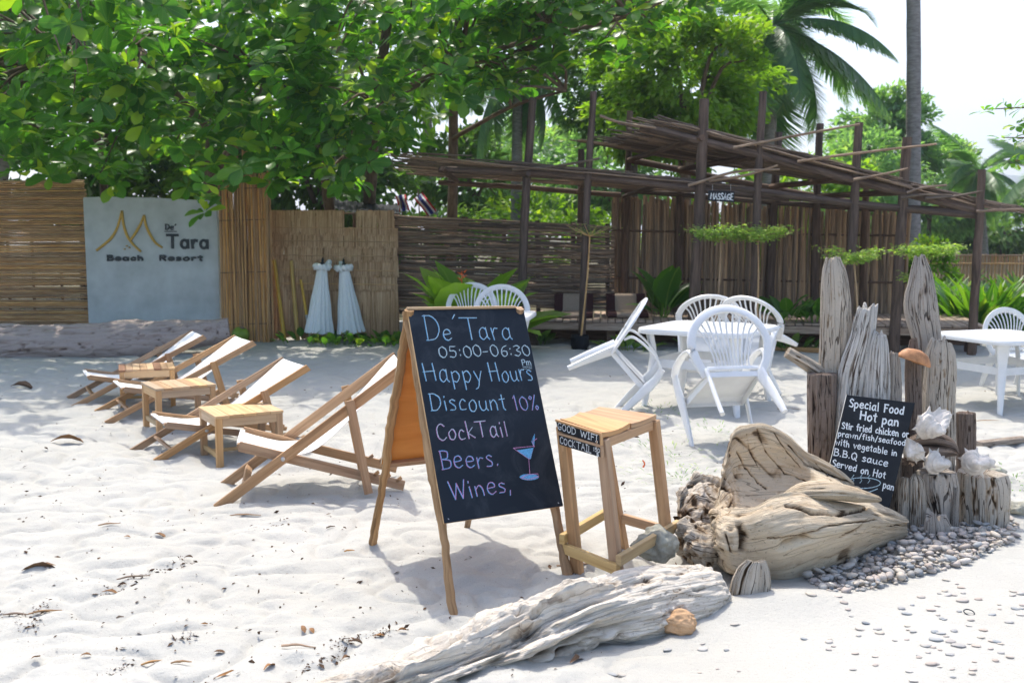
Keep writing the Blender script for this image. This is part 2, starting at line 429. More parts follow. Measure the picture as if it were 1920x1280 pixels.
M['cushion_d'] = plain('maroon_cloth', (.055, .024, .024), .9, .2, 60, .1, .1)
M['cushion_l'] = plain('beige_cloth', (.33, .255, .19), .9, .12, 60, .1, .1)
M['parasol'] = plain('pale_parasol_cloth', (.76, .80, .80), .9, .05, 40, .1, .1)
M['trunk'] = wood('tree_bark', (.075, .05, .033), (.20, .15, .105), .9, 9, 3.0, .8)
M['palm_trunk'] = wood('palm_bark', (.17, .145, .125), (.33, .30, .27), .9, 4, 14, .8, .3, .1)
M['leaf'] = leafmat('almond_leaf', (.035, .115, .022), (.105, .265, .04), (.36, .47, .04), .58, .34)
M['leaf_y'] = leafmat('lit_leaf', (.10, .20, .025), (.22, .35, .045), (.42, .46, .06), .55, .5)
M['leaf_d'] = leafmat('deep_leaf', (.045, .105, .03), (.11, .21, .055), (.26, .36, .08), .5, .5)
M['leaf_palm_haze'] = leafmat('palm_and_hazy_leaf', (.11, .21, .12), (.19, .32, .17), (.40, .43, .22), .62, .35, False)  # pale palm green; on far broad-leaved trees this colour stands in for haze
M['leaf_soft'] = leafmat('feathery_leaf', (.16, .27, .07), (.30, .42, .12), (.45, .50, .16), .5, .5)
M['leaf_fence'] = leafmat('garden_leaf', (.045, .13, .02), (.10, .24, .03), (.30, .40, .05), .45, .4)
M['dryleaf'] = wood('dry_leaf', (.12, .055, .028), (.34, .20, .10), .8, 20, 8.0, .6, .3, .8)
M['flower'] = plain('orange_flower', (.75, .13, .02), .5)
M['earth'] = plain('leafy_earth', (.10, .09, .055), .95, .45, 3, .6, .1)
M['hill'] = plain('wooded_hill', (.05, .085, .035), .95, .5, .02, 0, .1)
def chalk(name, col, thr=.44):
    m, t, b = newmat(name); o = coords(t, 'Object', (1, 1, 1)); n = noise(t, o, 380, 3, .8)
    c = ramp(t, n, [(thr-.06, tuple(x*.22 for x in col)), (thr+.08, col)]); t.links.new(c, b.inputs['Base Color']); b.inputs['Roughness'].default_value = .95
    b.inputs['Specular IOR Level'].default_value = .05; return m
M['chalk_blue'] = chalk('blue_chalk', (.16, .48, .80)); M['chalk_white'] = chalk('pale_chalk', (.58, .74, .80))
M['chalk_pink'] = chalk('pink_chalk', (.70, .34, .60)); M['paint_white'] = chalk('white_paint', (.78, .80, .80), .2)
M['edge_white'] = plain('worn_white_edge', (.65, .65, .62), .7, .2, 60)

# ================================================================ GROUND
def make_sand():
    ys = np.concatenate([np.linspace(-25, 1.2, 14), np.geomspace(1.3, 2.6, 40)[:-1], np.geomspace(2.6, 17, 560), np.geomspace(17.4, 60, 30), np.geomspace(70, 4000, 14)])
    ts = np.concatenate([-np.geomspace(12, .85, 12), np.linspace(-.8, .8, 560), np.geomspace(.85, 12, 12)])
    Y, T = np.meshgrid(ys, ts, indexing='ij'); X = T*np.maximum(Y, 1.3)
    Z = hg(X, Y)
    V = np.stack([X, Y, Z], -1).reshape(-1, 3)
    Fq = grid_faces(len(ys), len(ts), False)[:, ::-1]
    o = link('sand', fast_mesh('sand', V, Fq, M['sand'])); tag(o, 'white beach sand with footprints and ripples', None, kind='structure')
make_sand()
mb = MB()
xs = np.linspace(-60, 90, 61); ys_ = [15.2, 18, 24, 35, 60, 110, 200, 420]
for i in range(60):
    for j in range(7):
        mb.quad([(xs[i], ys_[j], .06+.04*j), (xs[i+1], ys_[j], .06+.04*j), (xs[i+1], ys_[j+1], .1+.04*j), (xs[i], ys_[j+1], .1+.04*j)])
o = obj('earth', mb, M['earth']); tag(o, 'brown leafy earth behind the fences', None, kind='structure')
# wooded hill far off
def hill():
    u = np.linspace(0, 1, 90); v = np.linspace(0, 1, 24); U, V = np.meshgrid(u, v, indexing='ij')
    X = 150+U*1500; prof = np.exp(-((X-1000)/330)**2)*105+np.exp(-((X-620)/200)**2)*25
    prof = prof+fbm(np.stack([X*.02, X*0, X*0], -1), 4, 3)*16
    Yd = 1250+V*500; Z = prof*np.sin(np.clip(V*1.0, 0, 1)*PI/2)+fbm(np.stack([X*.03, Yd*.03, X*0], -1), 4, 8)*6*V
    g = np.stack([X, Yd, np.maximum(Z, -1)], -1)
    me = fast_mesh('hill', g.reshape(-1, 3), grid_faces(90, 24, False)[:, ::-1], M['hill']); o = link('hill', me)
    tag(o, 'distant wooded hill', None, kind='structure')
hill()

# ================================================================ WRITING
GLY = {
'D': (.72, "0.08,1 .06,0|~0,.98 .35,.98 .65,.75 .66,.35 .4,.05 0,0"), 'e': (.56, "~.05,.34 .5,.40 .42,.62 .2,.62 .05,.4 .08,.12 .28,0 .52,.12"),
'T': (.82, "0,1 .82,1|.42,1 .4,0"), 'a': (.6, "~.48,.5 .3,.63 .08,.45 .05,.15 .22,0 .46,.2|.48,.62 .47,.12 .57,0"), 'r': (.42, "0.02,.62 .06,0|~.06,.35 .2,.6 .4,.58"),
'0': (.6, "~.3,1 .05,.75 .05,.25 .3,0 .55,.25 .55,.75 .3,1"), '5': (.56, ".52,1 .12,1 .08,.58|~.08,.58 .4,.6 .5,.3 .33,0 .03,.06"),
':': (.2, ".1,.68 .11,.6|.1,.22 .11,.14"), '-': (.42, "0,.45 .36,.45"), '6': (.55, "~.5,1 .2,.8 .05,.35 .2,0 .45,.1 .48,.4 .25,.5 .08,.32"),
'3': (.56, "~.04,.9 .3,1 .5,.8 .22,.55 .52,.3 .3,0 .02,.1"), 'P': (.56, ".06,1 .05,0|~.05,1 .5,.95 .5,.55 .05,.5"), 'm': (.8, "0.03,.6 .05,0|~.05,.4 .25,.62 .36,.4 .37,0|~.37,.4 .56,.62 .7,.4 .72,0"),
'n': (.55, "0.03,.6 .05,0|~.05,.4 .28,.63 .45,.4 .48,0"), 'H': (.75, "0.05,1 .06,0|.64,1 .66,0|0,.52 .7,.55"), 'p': (.56, "0.03,.62 .07,-.4|~.05,.5 .3,.64 .5,.35 .3,.02 .06,.08"),
'y': (.55, ".02,.62 .25,.08|~.5,.62 .3,.1 .15,-.3 0,-.38"), 'o': (.56, "~.28,.62 .05,.4 .1,.05 .35,0 .52,.3 .4,.6 .28,.62"), 'u': (.58, "~.04,.62 .05,.2 .2,0 .42,.12 .48,.4|.49,.62 .48,.1 .57,0"),
's': (.45, "~.4,.55 .2,.63 .06,.48 .35,.25 .33,.05 .02,.03"), 'i': (.2, ".08,.6 .1,0|.08,.82 .09,.9"), 'c': (.48, "~.44,.52 .25,.63 .05,.35 .12,.05 .44,.08"),
't': (.4, ".2,.95 .2,.1 .32,0|0,.66 .38,.68"), '1': (.3, ".03,.8 .16,1 .15,0"), '%': (.62, ".5,1 .1,0|~.12,.95 .02,.82 .15,.72 .22,.85 .12,.95|~.5,.28 .4,.15 .5,0 .6,.14 .5,.28"),
'C': (.62, "~.6,.85 .35,1 .06,.7 .08,.2 .35,0 .62,.15"), 'k': (.52, ".05,1 .06,0|.46,.62 .08,.3 .5,0"), 'l': (.2, ".08,1 .1,0"), 'B': (.6, ".05,1 .05,0|~0,1 .45,.95 .42,.6 .08,.54|~.08,.54 .55,.45 .5,.08 0,0"),
'W': (.98, ".0,1 .24,0|.24,0 .47,.85|.47,.85 .70,0|.70,0 .96,1"), 'w': (.75, "0,.6 .18,0 .36,.5 .52,0 .7,.6"), ',': (.2, ".1,.06 .04,-.2"), '.': (.2, ".08,.0 .1,.07"), '`': (.3, ".2,1.12 .02,.9"),
"'": (.25, ".16,1.05 .06,.82"), 'S': (.55, "~.5,.85 .3,1 .06,.8 .2,.55 .5,.35 .4,.03 .02,.08"), 'F': (.56, ".06,1 .05,0|.0,1 .54,1|.05,.55 .4,.56"), 'f': (.4, "~.4,.95 .22,.98 .16,.6 .17,0|0,.6 .36,.62"),
'd': (.58, "~.46,.5 .25,.62 .05,.35 .12,.03 .35,.03 .46,.25|.5,1 .49,0"), 'h': (.55, ".05,1 .06,0|~.06,.38 .28,.62 .44,.42 .47,0"), '/': (.45, ".4,1.05 .02,-.1"), 'g': (.56, "~.46,.5 .25,.62 .05,.38 .22,.1 .46,.3|~.48,.6 .48,-.1 .35,-.38 .05,-.3"),
'b': (.56, ".05,1 .06,.02|~.06,.45 .32,.6 .5,.3 .3,0 .06,.06"), 'v': (.5, "0,.62 .22,0 .46,.62"), 'Q': (.7, "~.35,1 .06,.7 .08,.2 .35,0 .62,.25 .62,.75 .35,1|.4,.25 .7,-.12"), 'G': (.68, "~.6,.85 .35,1 .06,.7 .08,.2 .35,0 .6,.15 .62,.42|.35,.42 .66,.44"),
'O': (.7, "~.35,1 .06,.7 .08,.2 .35,0 .62,.25 .62,.75 .35,1"), 'I': (.3, ".15,1 .15,0|0,1 .3,1|0,0 .3,0"), 'K': (.62, ".05,1 .06,0|.55,1 .08,.45 .58,0"), 'A': (.66, "0,0 .3,1 .62,0|.12,.38 .5,.38"), 'L': (.5, ".05,1 .05,0 .48,.02"),
'M': (.8, ".03,0 .08,1 .38,.35 .66,1 .74,0"), 'E': (.56, ".05,1 .05,0|.05,1 .5,1|.05,.52 .42,.52|.05,0 .52,0"), 'R': (.6, ".05,0 .06,1|~.06,1 .5,.95 .48,.58 .06,.5|.25,.5 .55,0"), 'Z': (.5, "0,1 .5,1 0,0 .5,0"), ' ': (.42, ""),
}
def glyph_strokes(ch):
    w, s = GLY[ch]; out = []
    for st in s.split('|'):
        if not st: continue
        sm = st[0] == '~'; pts = [tuple(map(float, q.split(','))) for q in st.lstrip('~').split()]
        if sm: pts = [tuple(p) for p in cat_interp([(x, y, 0) for x, y in pts], len(pts)*4)[:, :2]]
        out.append(pts)
    return w, out
def ribbon(mb, P, wdt, n, off):
    """flat stroke of width wdt through the 3D points P lying on a plane of normal n"""
    P = [Vector(p)+n*off for p in P]; m = len(P); L = []; R = []
    for i in range(m):
        d = (P[min(i+1, m-1)]-P[max(i-1, 0)]); d = d.normalized() if d.length else Vector((1, 0, 0)); s = n.cross(d).normalized()*wdt*.5*random.uniform(.8, 1.15)
        e = d*wdt*.35 if i == m-1 else (-d*wdt*.35 if i == 0 else Vector())
        L.append(P[i]+s+e); R.append(P[i]-s+e)
    for i in range(m-1): mb.quad([R[i], R[i+1], L[i+1], L[i]])
def write(mb, text, S, E, n, cap, wd, off=.0012, jit=.02, shift=(0, 0)):
    """text from S to E (baseline ends, 3D) on the plane of normal n"""
    ex = (E-S); L = ex.length; ex = ex/L; ey = n.cross(ex).normalized()
    tot = sum(GLY[c][0]+.16 for c in text)-.16; sx = L/tot; x = 0
    for c in text:
        w, ss = glyph_strokes(c); rt = random.uniform(-1, 1)*jit*1.6; ss = [[(px+py*rt+random.uniform(-1, 1)*jit*.3, py-px*rt*.6+random.uniform(-1, 1)*jit*.3) for px, py in st] for st in ss]; dy = random.uniform(-1, 1)*jit*cap*2; k = random.uniform(1-jit*3, 1+jit*3)
        for st in ss:
            ribbon(mb, [S+ex*((x+px)*sx+shift[0])+ey*(py*cap*k+dy+shift[1]) for px, py in st], wd, n, off)
        x += w+.16

# ================================================================ CHALKBOARD A-SIGN
def a_board():
    TL = D(764, 580, 4.54); TR = D(981, 577, 4.90)
    FL, FR = GG(855, 1153), GG(1085, 1090); BL, BR = GG(690, 1015), GG(873, 983)
    FL.z -= .04; FR.z -= .05; BL.z -= .04; BR.z -= .05
    base = (FL+FR+BL+BR)/4; base.z = hz(base.x, base.y)
    T = thing('chalkboard_sign', 'folding wooden chalkboard sign listing happy hours, standing in the sand', 'sandwich board', base)
    n = (TR-TL).cross(FL-TL).normalized(); n = n if n.y < 0 else -n
    a, b = PL(764, 580, TL, n), PL(981, 577, TL, n); c, d = PL(1056, 948, TL, n), PL(833, 981, TL, n)
    def panel(q, n, th, face, edge):
        m1 = MB(); o = [Vector(p) for p in q]; m1.quad(o)
        m2 = MB(); bk = [p-n*th for p in o]
        for i in range(4): m2.quad([o[i], o[(i+1) % 4], bk[(i+1) % 4], bk[i]][::-1])
        m3 = MB(); m3.quad(bk[::-1]); return m1, m2, m3
    ord_ = [d, c, b, a]
    if (c-d).cross(a-d).dot(n) < 0: ord_ = ord_[::-1]
    bt = obj('blackboard', panel(ord_, n, .011, 0, 0)[0], M['board'], T, world=True)
    p = panel(ord_, n, .011, 0, 0)
    obj('panel_edge', p[1], M['ply_edge'], T, world=True); obj('panel_back', p[2], M['ply'], T, world=True)
    # rear panel
    n2 = (BR-BL).cross(TL-BL).normalized(); n2 = n2 if n2.y > 0 else -n2
    o2 = Vector((0, 0, .002)); up = (TL-BL); up2 = (TR-BR)
    q = [BL+up*.375, BR+up2*.375, TR+n2*.0, TL]
    q = [x+n2*.016 for x in q]
    if (q[1]-q[0]).cross(q[3]-q[0]).dot(n2) < 0: q = q[::-1]
    r = panel(q, n2, .011, 0, 0)
    obj('rear_panel', r[0], M['ply'], T, world=True); obj('rear_panel_edge', r[1], M['ply_edge'], T, world=True)
    o = obj('rear_panel_inner_face', r[2], M['ply'], T, world=True)
    wd = (TR-TL).normalized()
    # battens and branch legs
    def leg(top, foot, r0, r1, seed, inset, back, sq=(1, 1)):
        k = (foot-top); side = k.normalized()
        pts = []
        rr = random.Random(seed)
        for i in range(9):
            t = i/8; wob = (rr.uniform(-1, 1)*.006, rr.uniform(-1, 1)*.006)
            pts.append(top+k*t+wd*(inset+wob[0])+back*(.012+wob[1]*.3))
        m = MB(); m.tube(pts, [r0*1.1, r0, r0*1.05, r1*.85, r1], 9, sq, rough=.16, seed=seed, m=44)
        obj('leg', m, M['branch'], T, smooth=True, world=True)
    leg(TL, FL, .024, .021, 1, .016, -n*2.4, (1, .8)); leg(TR, FR, .023, .025, 2, -.02, -n*2.4, (1, .8))
    leg(TL+n2*.01, BL, .022, .023, 3, .008, -n2*1.6, (1.0, .8)); leg(TR+n2*.01, BR, .02, .018, 4, -.02, -n2*1.6, (1.0, .8))
    m = MB(); m.beam(BL+up*.378-n2*.004+wd*.02, BR+up2*.378-n2*.004-wd*.02, .026, .034, n2); obj('cross_rail', m, M['stool_wood'], T, world=True)
    m = MB(); m.beam(TL-wd*.002+Vector((0, 0, .004)), TR+wd*-.05+Vector((0, 0, .005)), .020, .012, (0, 0, 1)); obj('top_rail', m, M['ply_edge'], T, world=True)
    # chalk writing
    def P(u, v): return PL(u, v, TL, n)
    sc_ = 1/395.
    mbs = {k: MB() for k in ('chalk_blue', 'chalk_white', 'chalk_pink')}
    def line(t, s, e, cappx, cols=('chalk_blue', 'chalk_white'), wd_=.0038):
        S, E = P(*s), P(*e)
        ex = (E-S).normalized(); ey = n.cross(ex)
        cap = cappx*sc_*1.02
        st = random.getstate(); m1 = MB(); m2 = MB()
        write(m1, t, S, E, n, cap, wd_*1.1, .0012, jit=.03)
        random.setstate(st)
        write(m2, t, S, E, n, cap, wd_*.7, .0022, jit=.03, shift=(.0022, .0014))
        obj('chalk_writing', m1, M[cols[0]], T, world=True); obj('chalk_writing', m2, M[cols[1]], T, world=True)
    line("D", (800, 638), (828, 638), 44); line("e", (832, 638), (848, 637), 30); line("`", (853, 628), (862, 628), 32)
    line("T", (868, 637), (902, 637), 45); line("ara", (900, 637), (961, 635), 37)
    line("05:00-06:30", (824, 671), (995, 666), 21, ('chalk_white', 'chalk_white'), .0032)
    line("Pm", (979, 685), (996, 684), 12, ('chalk_white', 'chalk_white'), .0026)
    for v in (688, 691.5): ribbon(mbs['chalk_white'], [P(980, v), P(997, v-1)], .0025, n, .0015)
    line("Happy", (797, 716), (906, 715), 34); line("Hours", (920, 715), (1000, 714), 33)
    line("Discount", (808, 771), (950, 769), 31, ('chalk_blue', 'chalk_white')); line("10%", (966, 770), (1010, 767), 27, ('chalk_pink', 'chalk_blue'))
    line("CockTail", (821, 827), (953, 817), 30, ('chalk_pink', 'chalk_white'))
    line("Beers.", (829, 880), (936, 873), 32, ('chalk_pink', 'chalk_blue'), .0042); line("Wines,", (846, 937), (960, 921), 30, ('chalk_blue', 'chalk_pink'), .0042)
    obj('chalk_underline', mbs['chalk_white'], M['chalk_white'], T, world=True)
    m = MB(); q = [P(968, 844), P(992, 860), P(995, 860), P(1000, 839)]; q = [x+n*.0012 for x in q]; m.quad(q if (q[1]-q[0]).cross(q[2]-q[0]).dot(n) > 0 else q[::-1])
    q = [P(976+22+18*math.cos(a)*1.0-6, 894+6*math.sin(a)) for a in [2*PI*k/14 for k in range(14)]]; q = [x+n*.0012 for x in q]; m.quad(q if (q[1]-q[0]).cross(q[5]-q[0]).dot(n) > 0 else q[::-1])
    for v in range(5): ribbon(m, [P(996+v*1.5, 826-v*3), P(1001, 838)], .003, n, .0012)
    obj('chalk_drawing', m, M['chalk_blue'], T, world=True)
    m = MB()
    for ln in ([(962, 840), (992, 861), (1002, 836), (962, 840)], [(991, 861), (993, 889)], [(976, 896), (990, 899), (1010, 893), (1008, 888), (990, 889), (976, 896)], [(1001, 838), (998, 828), (1006, 822)]):
        ribbon(m, [P(*q) for q in ln], .003, n, .0024)
    obj('chalk_outline', m, M['chalk_pink'], T, world=True)
    m = MB()
    for q in ((770, 588), (976, 586), (840, 972), (1046, 942)):
        ribbon(m, [P(*q), P(q[0]+1.5, q[1]+1)], .004, n, .0014)
    obj('nail_heads', m, M['metal'], T, world=True)
a_board()

# ================================================================ BAR STOOL WITH TWO SIGN PLATES
def stool():
    h = .715
    def tp(u, v): return G(u, v, h)
    L, Nn, R, B = tp(1050, 787), tp(1130, 813), tp(1231, 777), tp(1124, 762)
    fL = GG(1084, 1072); fN = D(1159, 1078, Nn.y+.03); fB = GG(1170, 1024); fR = D(1252, 1012, R.y+.02)
    base = (fL+fN+fB+fR)/4; base.z = hz(base.x, base.y)
    T = thing('bar_stool', 'tall square wooden stool with two white lettered drink plates', 'stool', base)
    ctr = (L+Nn+R+B)/4
    def ins(p, k): return p+(ctr-p)*k
    eR = (R-Nn).normalized(); eL = (L-Nn).normalized()
    # seat: two planks split across, the near one cupped
    for i, (a, b) in enumerate(((0, .485), (.505, 1))):
        p0 = Nn.lerp(R, a); p1 = Nn.lerp(R, b); q0 = L.lerp(B, a); q1 = L.lerp(B, b)
        rings = []
        for t in (0, .01, .5, .99, 1):
            A = p0.lerp(q0, t); Bq = p1.lerp(q1, t); ring = []
            sg = [0, .012, .012, 0] 
            for s in (0, .25, .5, .75, 1): ring.append(A.lerp(Bq, s)+Vector((0, 0, (.007 if i == 0 else .003)*((2*s-1)**2))+0*eR) if False else A.lerp(Bq, s)+Vector((0, 0, (.010 if i == 0 else .004)*((2*s-1)**2)-.004)))
            ring += [p-Vector((0, 0, .021)) for p in ring[::-1]]
            if t in (0, 1): c = sum(ring, Vector())/len(ring); ring = [c+(p-c)*.985 for p in ring]
            rings.append(ring)
        m = MB(); m.loft(rings); obj('seat_plank', m, M['stool_wood'], T, world=True)
    tops = [ins(p, .055)-Vector((0, 0, .028)) for p in (L, Nn, R, B)]
    for tpp, ft in zip(tops, (fL, fN, fR, fB)):
        m = MB(); m.beam(tpp, ft-Vector((0, 0, .03)), .046, .046, eR, ch=.06); obj('leg', m, M['stool_wood'], T, world=True)
    # aprons
    for a, b in ((1, 2), (2, 3), (3, 0), (0, 1)):
        m = MB(); m.beam(tops[a].lerp(tops[b], .06)-Vector((0, 0, .018)), tops[b].lerp(tops[a], .06)-Vector((0, 0, .018)), .022, .04, ch=.05); obj('apron', m, M['stool_wood'], T, world=True)
    def at(i, z): a, b = tops[i], (fL, fN, fR, fB)[i]; return a.lerp(b, (a.z-z)/(a.z-b.z))
    def rail(i, j, z, out, e0, e1, nm='stretcher', mt='yellow_wood', ww=.026, hh=.046):
        a, b = at(i, z), at(j, z); d = (b-a).normalized(); o = (a+b)/2-(at(0, z)+at(1, z)+at(2, z)+at(3, z))/4; o.z = 0; o = o-d*o.dot(d); o.normalize()
        m = MB(); m.beam(a-d*e0+o*out, b+d*e1+o*out, ww, hh, ch=.07); obj(nm, m, M[mt], T, world=True)
    rail(0, 1, .135, .037, .06, .05); rail(1, 2, .175, .037, .05, .06); rail(3, 0, .185, .037, .05, .055); rail(2, 3, .155, -.0, -.03, -.03, mt='stool_wood')
    # plates on the L-N side
    n = (Nn-L).cross(Vector((0, 0, 1))).normalized(); n = n if n.y < 0 else -n
    pp = Nn+n*.014
    def P(u, v): return PL(u, v, pp, n)
    for (a, b, c, d), txt in ((((1043, 790), (1125, 816), (1125.5, 833.5), (1045.5, 807)), 'GOOD WIFI'), (((1047.5, 815), (1126, 839), (1127, 857), (1049, 833)), 'COCKTAIL')):
        q = [P(*d), P(*c), P(*b), P(*a)]
        bk = MB(); bk.loft([[p-n*.012 for p in q], q]); o = obj('sign_plate', bk, M['board2'], T, world=True)
        fr = MB(); fr.beam(P(a[0], a[1]-2.5), P(b[0]+2.5, b[1]-2.5), .013, .010, (0, 0, 1)); fr.beam(P(b[0]+2.5, b[1]-2), P(c[0]+2.5, c[1]+1), .010, .012, n); obj('sign_edge', fr, M['stool_wood'], T, world=True)
        w_ = MB(); ey = Vector((0, 0, 1))
        if txt == 'GOOD WIFI': write(w_, 'GOOD', P(1046.5, 804), P(1080, 815), n, .029, .0042, .0016); write(w_, 'WIFI', P(1089, 818), P(1121, 828.5), n, .029, .0042, .0016)
        else:
            write(w_, 'COCKTAIL', P(1050.5, 830), P(1109, 848.5), n, .029, .0042, .0016); write(w_, '150', P(1113, 844.5), P(1125, 848.5), n, .016, .003, .0016)
            write(w_, 'B', P(1119.5, 855), P(1123, 856), n, .014, .0034, .0016); ribbon(w_, [P(1121.4, 847), P(1121.4, 857.5)], .0022, n, .0018)
        obj('lettering', w_, M['paint_white'], o, world=False) if False else obj('lettering', w_, M['paint_white'], T, world=True)
stool()

# ================================================================ DECK CHAIRS
def deck_chair():
    T = thing('deck_chair', '', 'deck chair')
    sl = math.tan(math.radians(33.2)); wo, wi = .275, .238; SR = lambda x: .334-.281*x
    for s in (-1, 1):
        m = MB(); m.beam((-.04, s*wo, -.026), (1.10, s*wo, 1.10*sl), .024, .058, ch=.1); rl = obj('long_rail', m, M['chair_wood'], T)
        bo = MB()
        for x in (.357, .775): bo.lathe([(0, 0), (.011, 0), (.012, .004), (.006, .007), (0, .007)], 10)
        bo.v = []; bo.f = []; bo.uv = []; bo.var = []
        for x in (.357, .775):
            c = Vector((x, s*(wo+.013), x*sl)); bo.loft([[c+Vector((math.cos(a)*r, s*o, math.sin(a)*r)) for a in [2*PI*k/10 for k in range(10)]] for r, o in ((.013, -.002), (.013, .003), (.007, .006))])
        obj('bolt', bo, M['metal'], rl)
        m = MB(); m.beam((.10, s*wi, SR(.10)), (1.09, s*wi, SR(1.09)+.012), .022, .055, ch=.1)
        sr = obj('seat_rail', m, M['chair_wood'], T)
        m = MB()
        for q in range(3):
            x = .90+q*.07; m.beam((x, s*wi, SR(x)+.024), (x+.035, s*wi, SR(x)+.047), .022, .018, ch=.1)
        obj('notches', m, M['chair_wood'], sr)
        m = MB(); m.beam((.76, s*(wo+.027), .545), (.865, s*(wo+.027), .02), .022, .052, (1, 0, 0), ch=.1); obj('prop_leg', m, M['chair_wood'], T)
    for x, z, ww, nm in ((.10, SR(.10), wi, 'front_bar'), (1.075, 1.075*sl, wo, 'top_bar'), (.13, .085, wo, 'foot_bar'), (.86, .05, wo, 'prop_bar')):
        m = MB(); m.tube([(x, -ww, z), (x, ww, z)], .014, 8) if nm != 'foot_bar' else m.beam((x, -ww, z), (x, ww, z), .045, .02, (.6, 0, .8)); obj(nm, m, M['chair_wood'], T)
    # canvas: sling between the front and the top bar
    prof = cat_interp([(.085, 0, .315), (.20, 0, .272), (.36, 0, .232), (.52, 0, .245), (.66, 0, .33), (.80, 0, .455), (.94, 0, .59), (1.07, 0, .722), (1.09, 0, .71)], 30)
    wds = np.interp(np.linspace(0, 1, 30), [0, .35, .7, 1], [.20, .225, .235, .235]); rows = []
    for t in np.linspace(-1, 1, 11):
        r = prof.copy(); r[:, 1] = t*wds; r[:, 2] += .012*t*t*np.sin(np.linspace(0, PI, 30)); rows.append(r)
    top = np.stack(rows, 1)
    g = np.concatenate([top, (top-np.array([0, 0, .003]))[:, ::-1]], 1)
    V = g.reshape(-1, 3); me = fast_mesh('canvas', V, grid_faces(g.shape[0], g.shape[1], True)[:, ::-1], M['canvas'], V[:, :2])
    link('canvas_sling', me, T)
    m = MB(); m.beam((.10, -.20, .315), (.10, .20, .315), .03, .012); obj('canvas_hem', m, M['canvas'], T)
    return T
def proj(p):
    d = Vector(p)-CAM; z = d.dot(Fv); return 960+F_PX*d.x/z, 640-F_PX*d.dot(Uv)/z
DCP = [(-1.744, 5.941, .212, 1.109, .974), (-2.662, 7.099, .541, .80, 1.039), (-3.486, 8.445, .525, .74, 1.10), (-4.126, 9.295, .489, .76, 1.05)]
dc = deck_chair(); DCG = 'wooden deck chairs with white canvas'
for i, (fn, top, lab) in enumerate([
        ((417, 942), (772, 668), 'large nearest wooden deck chair, partly hidden by the chalkboard sign'),
        ((285, 855), (584, 685), 'deck chair whose seat is crossed by the plain-topped nearest side table'),
        ((210, 788), (479, 651), 'deck chair between the striped side table and the middle side table'),
        ((146, 753), (385, 634), 'farthest deck chair, in front of the big grey beach log')]):
    o = dc if i == 0 else copy_tree(dc)
    x, y, h, zs, s_ = DCP[i]; o.location = (x, y, hz(x, y)); o.rotation_euler = (0, 0, h); o.scale = (s_, s_, s_*zs); tag(o, lab, 'deck chair', DCG)

# ================================================================ SIDE TABLES
def side_table(near, nfoot, left, right, label, cols, seed):
    h = .36; foot = GG(*nfoot); n0 = G(near[0], near[1], foot.z+h)
    l0, r0 = G(left[0], left[1], foot.z+h), G(right[0], right[1], foot.z+h)
    dr = (r0-n0); dl = l0-n0; th = (math.atan2(dr.y, dr.x)+math.atan2(dl.y, dl.x)-PI/2)/2
    W, Dp = .48, .46
    ax = Vector((math.cos(th), math.sin(th), 0)); ay = Vector((-ax.y, ax.x, 0)); c = n0+ax*W/2+ay*Dp/2
    T = thing('side_table', label, 'side table', (c.x, c.y, foot.z-.01), (0, 0, th), 'low wooden side tables between the deck chairs')
    rr = random.Random(seed); n = len(cols); pw = W/n
    for i, cc in enumerate(cols):
        m = MB(); x = -W/2+pw*(i+.5); m.beam((x, -Dp/2, h-.009+rr.uniform(-.0015, .0015)), (x, Dp/2, h-.009+rr.uniform(-.0015, .0015)), pw-.002, .018, ch=.12)
        obj('top_plank', m, M[cc], T)
    for sx in (-1, 1):
        for sy in (-1, 1):
            m = MB(); m.beam((sx*(W/2-.027), sy*(Dp/2-.027), h-.019), (sx*(W/2-.027), sy*(Dp/2-.027), -.02), .044, .044, (1, 0, 0), ch=.06); obj('leg', m, M['pale_wood'], T)
    for s in (-1, 1):
        m = MB(); m.beam((-W/2+.05, s*(Dp/2-.018), h-.05), (W/2-.05, s*(Dp/2-.018), h-.05), .02, .06, ch=.04); obj('apron', m, M['plank_light'], T)
        m = MB(); m.beam((s*(W/2-.018), -Dp/2+.05, h-.05), (s*(W/2-.018), Dp/2-.05, h-.05), .02, .06, ch=.04); obj('apron', m, M['plank_light'], T)
        m = MB(); m.beam((s*(W/2-.027), -Dp/2+.05, .07), (s*(W/2-.027), Dp/2-.05, .07), .02, .035, ch=.06); obj('stretcher', m, M['yellow_wood'], T)
    m = MB(); m.beam((-W/2+.035, 0, .075), (W/2-.035, 0, .075), .035, .02, ch=.06); obj('stretcher', m, M['yellow_wood'], T)
    return T
PL_, PD_, PW_ = 'plank_light', 'plank_dark', 'pale_wood'
side_table((404, 778), (409, 876), (371, 756), (532, 765), 'plain pale side table nearest the chalkboard sign', [PL_]*5, 1)
side_table((291, 727), (292, 800), (269, 708), (403, 716), 'side table with mixed pale planks, middle one of the three', [PL_, PW_, PL_, PL_, PW_, PL_, PL_], 2)
side_table((222, 692), (223, 752), (207, 679), (318, 689), 'side table with dark brown stripes at both ends of its top', [PD_, PW_, PL_, PW_, PL_, PD_, PW_, PL_], 3)

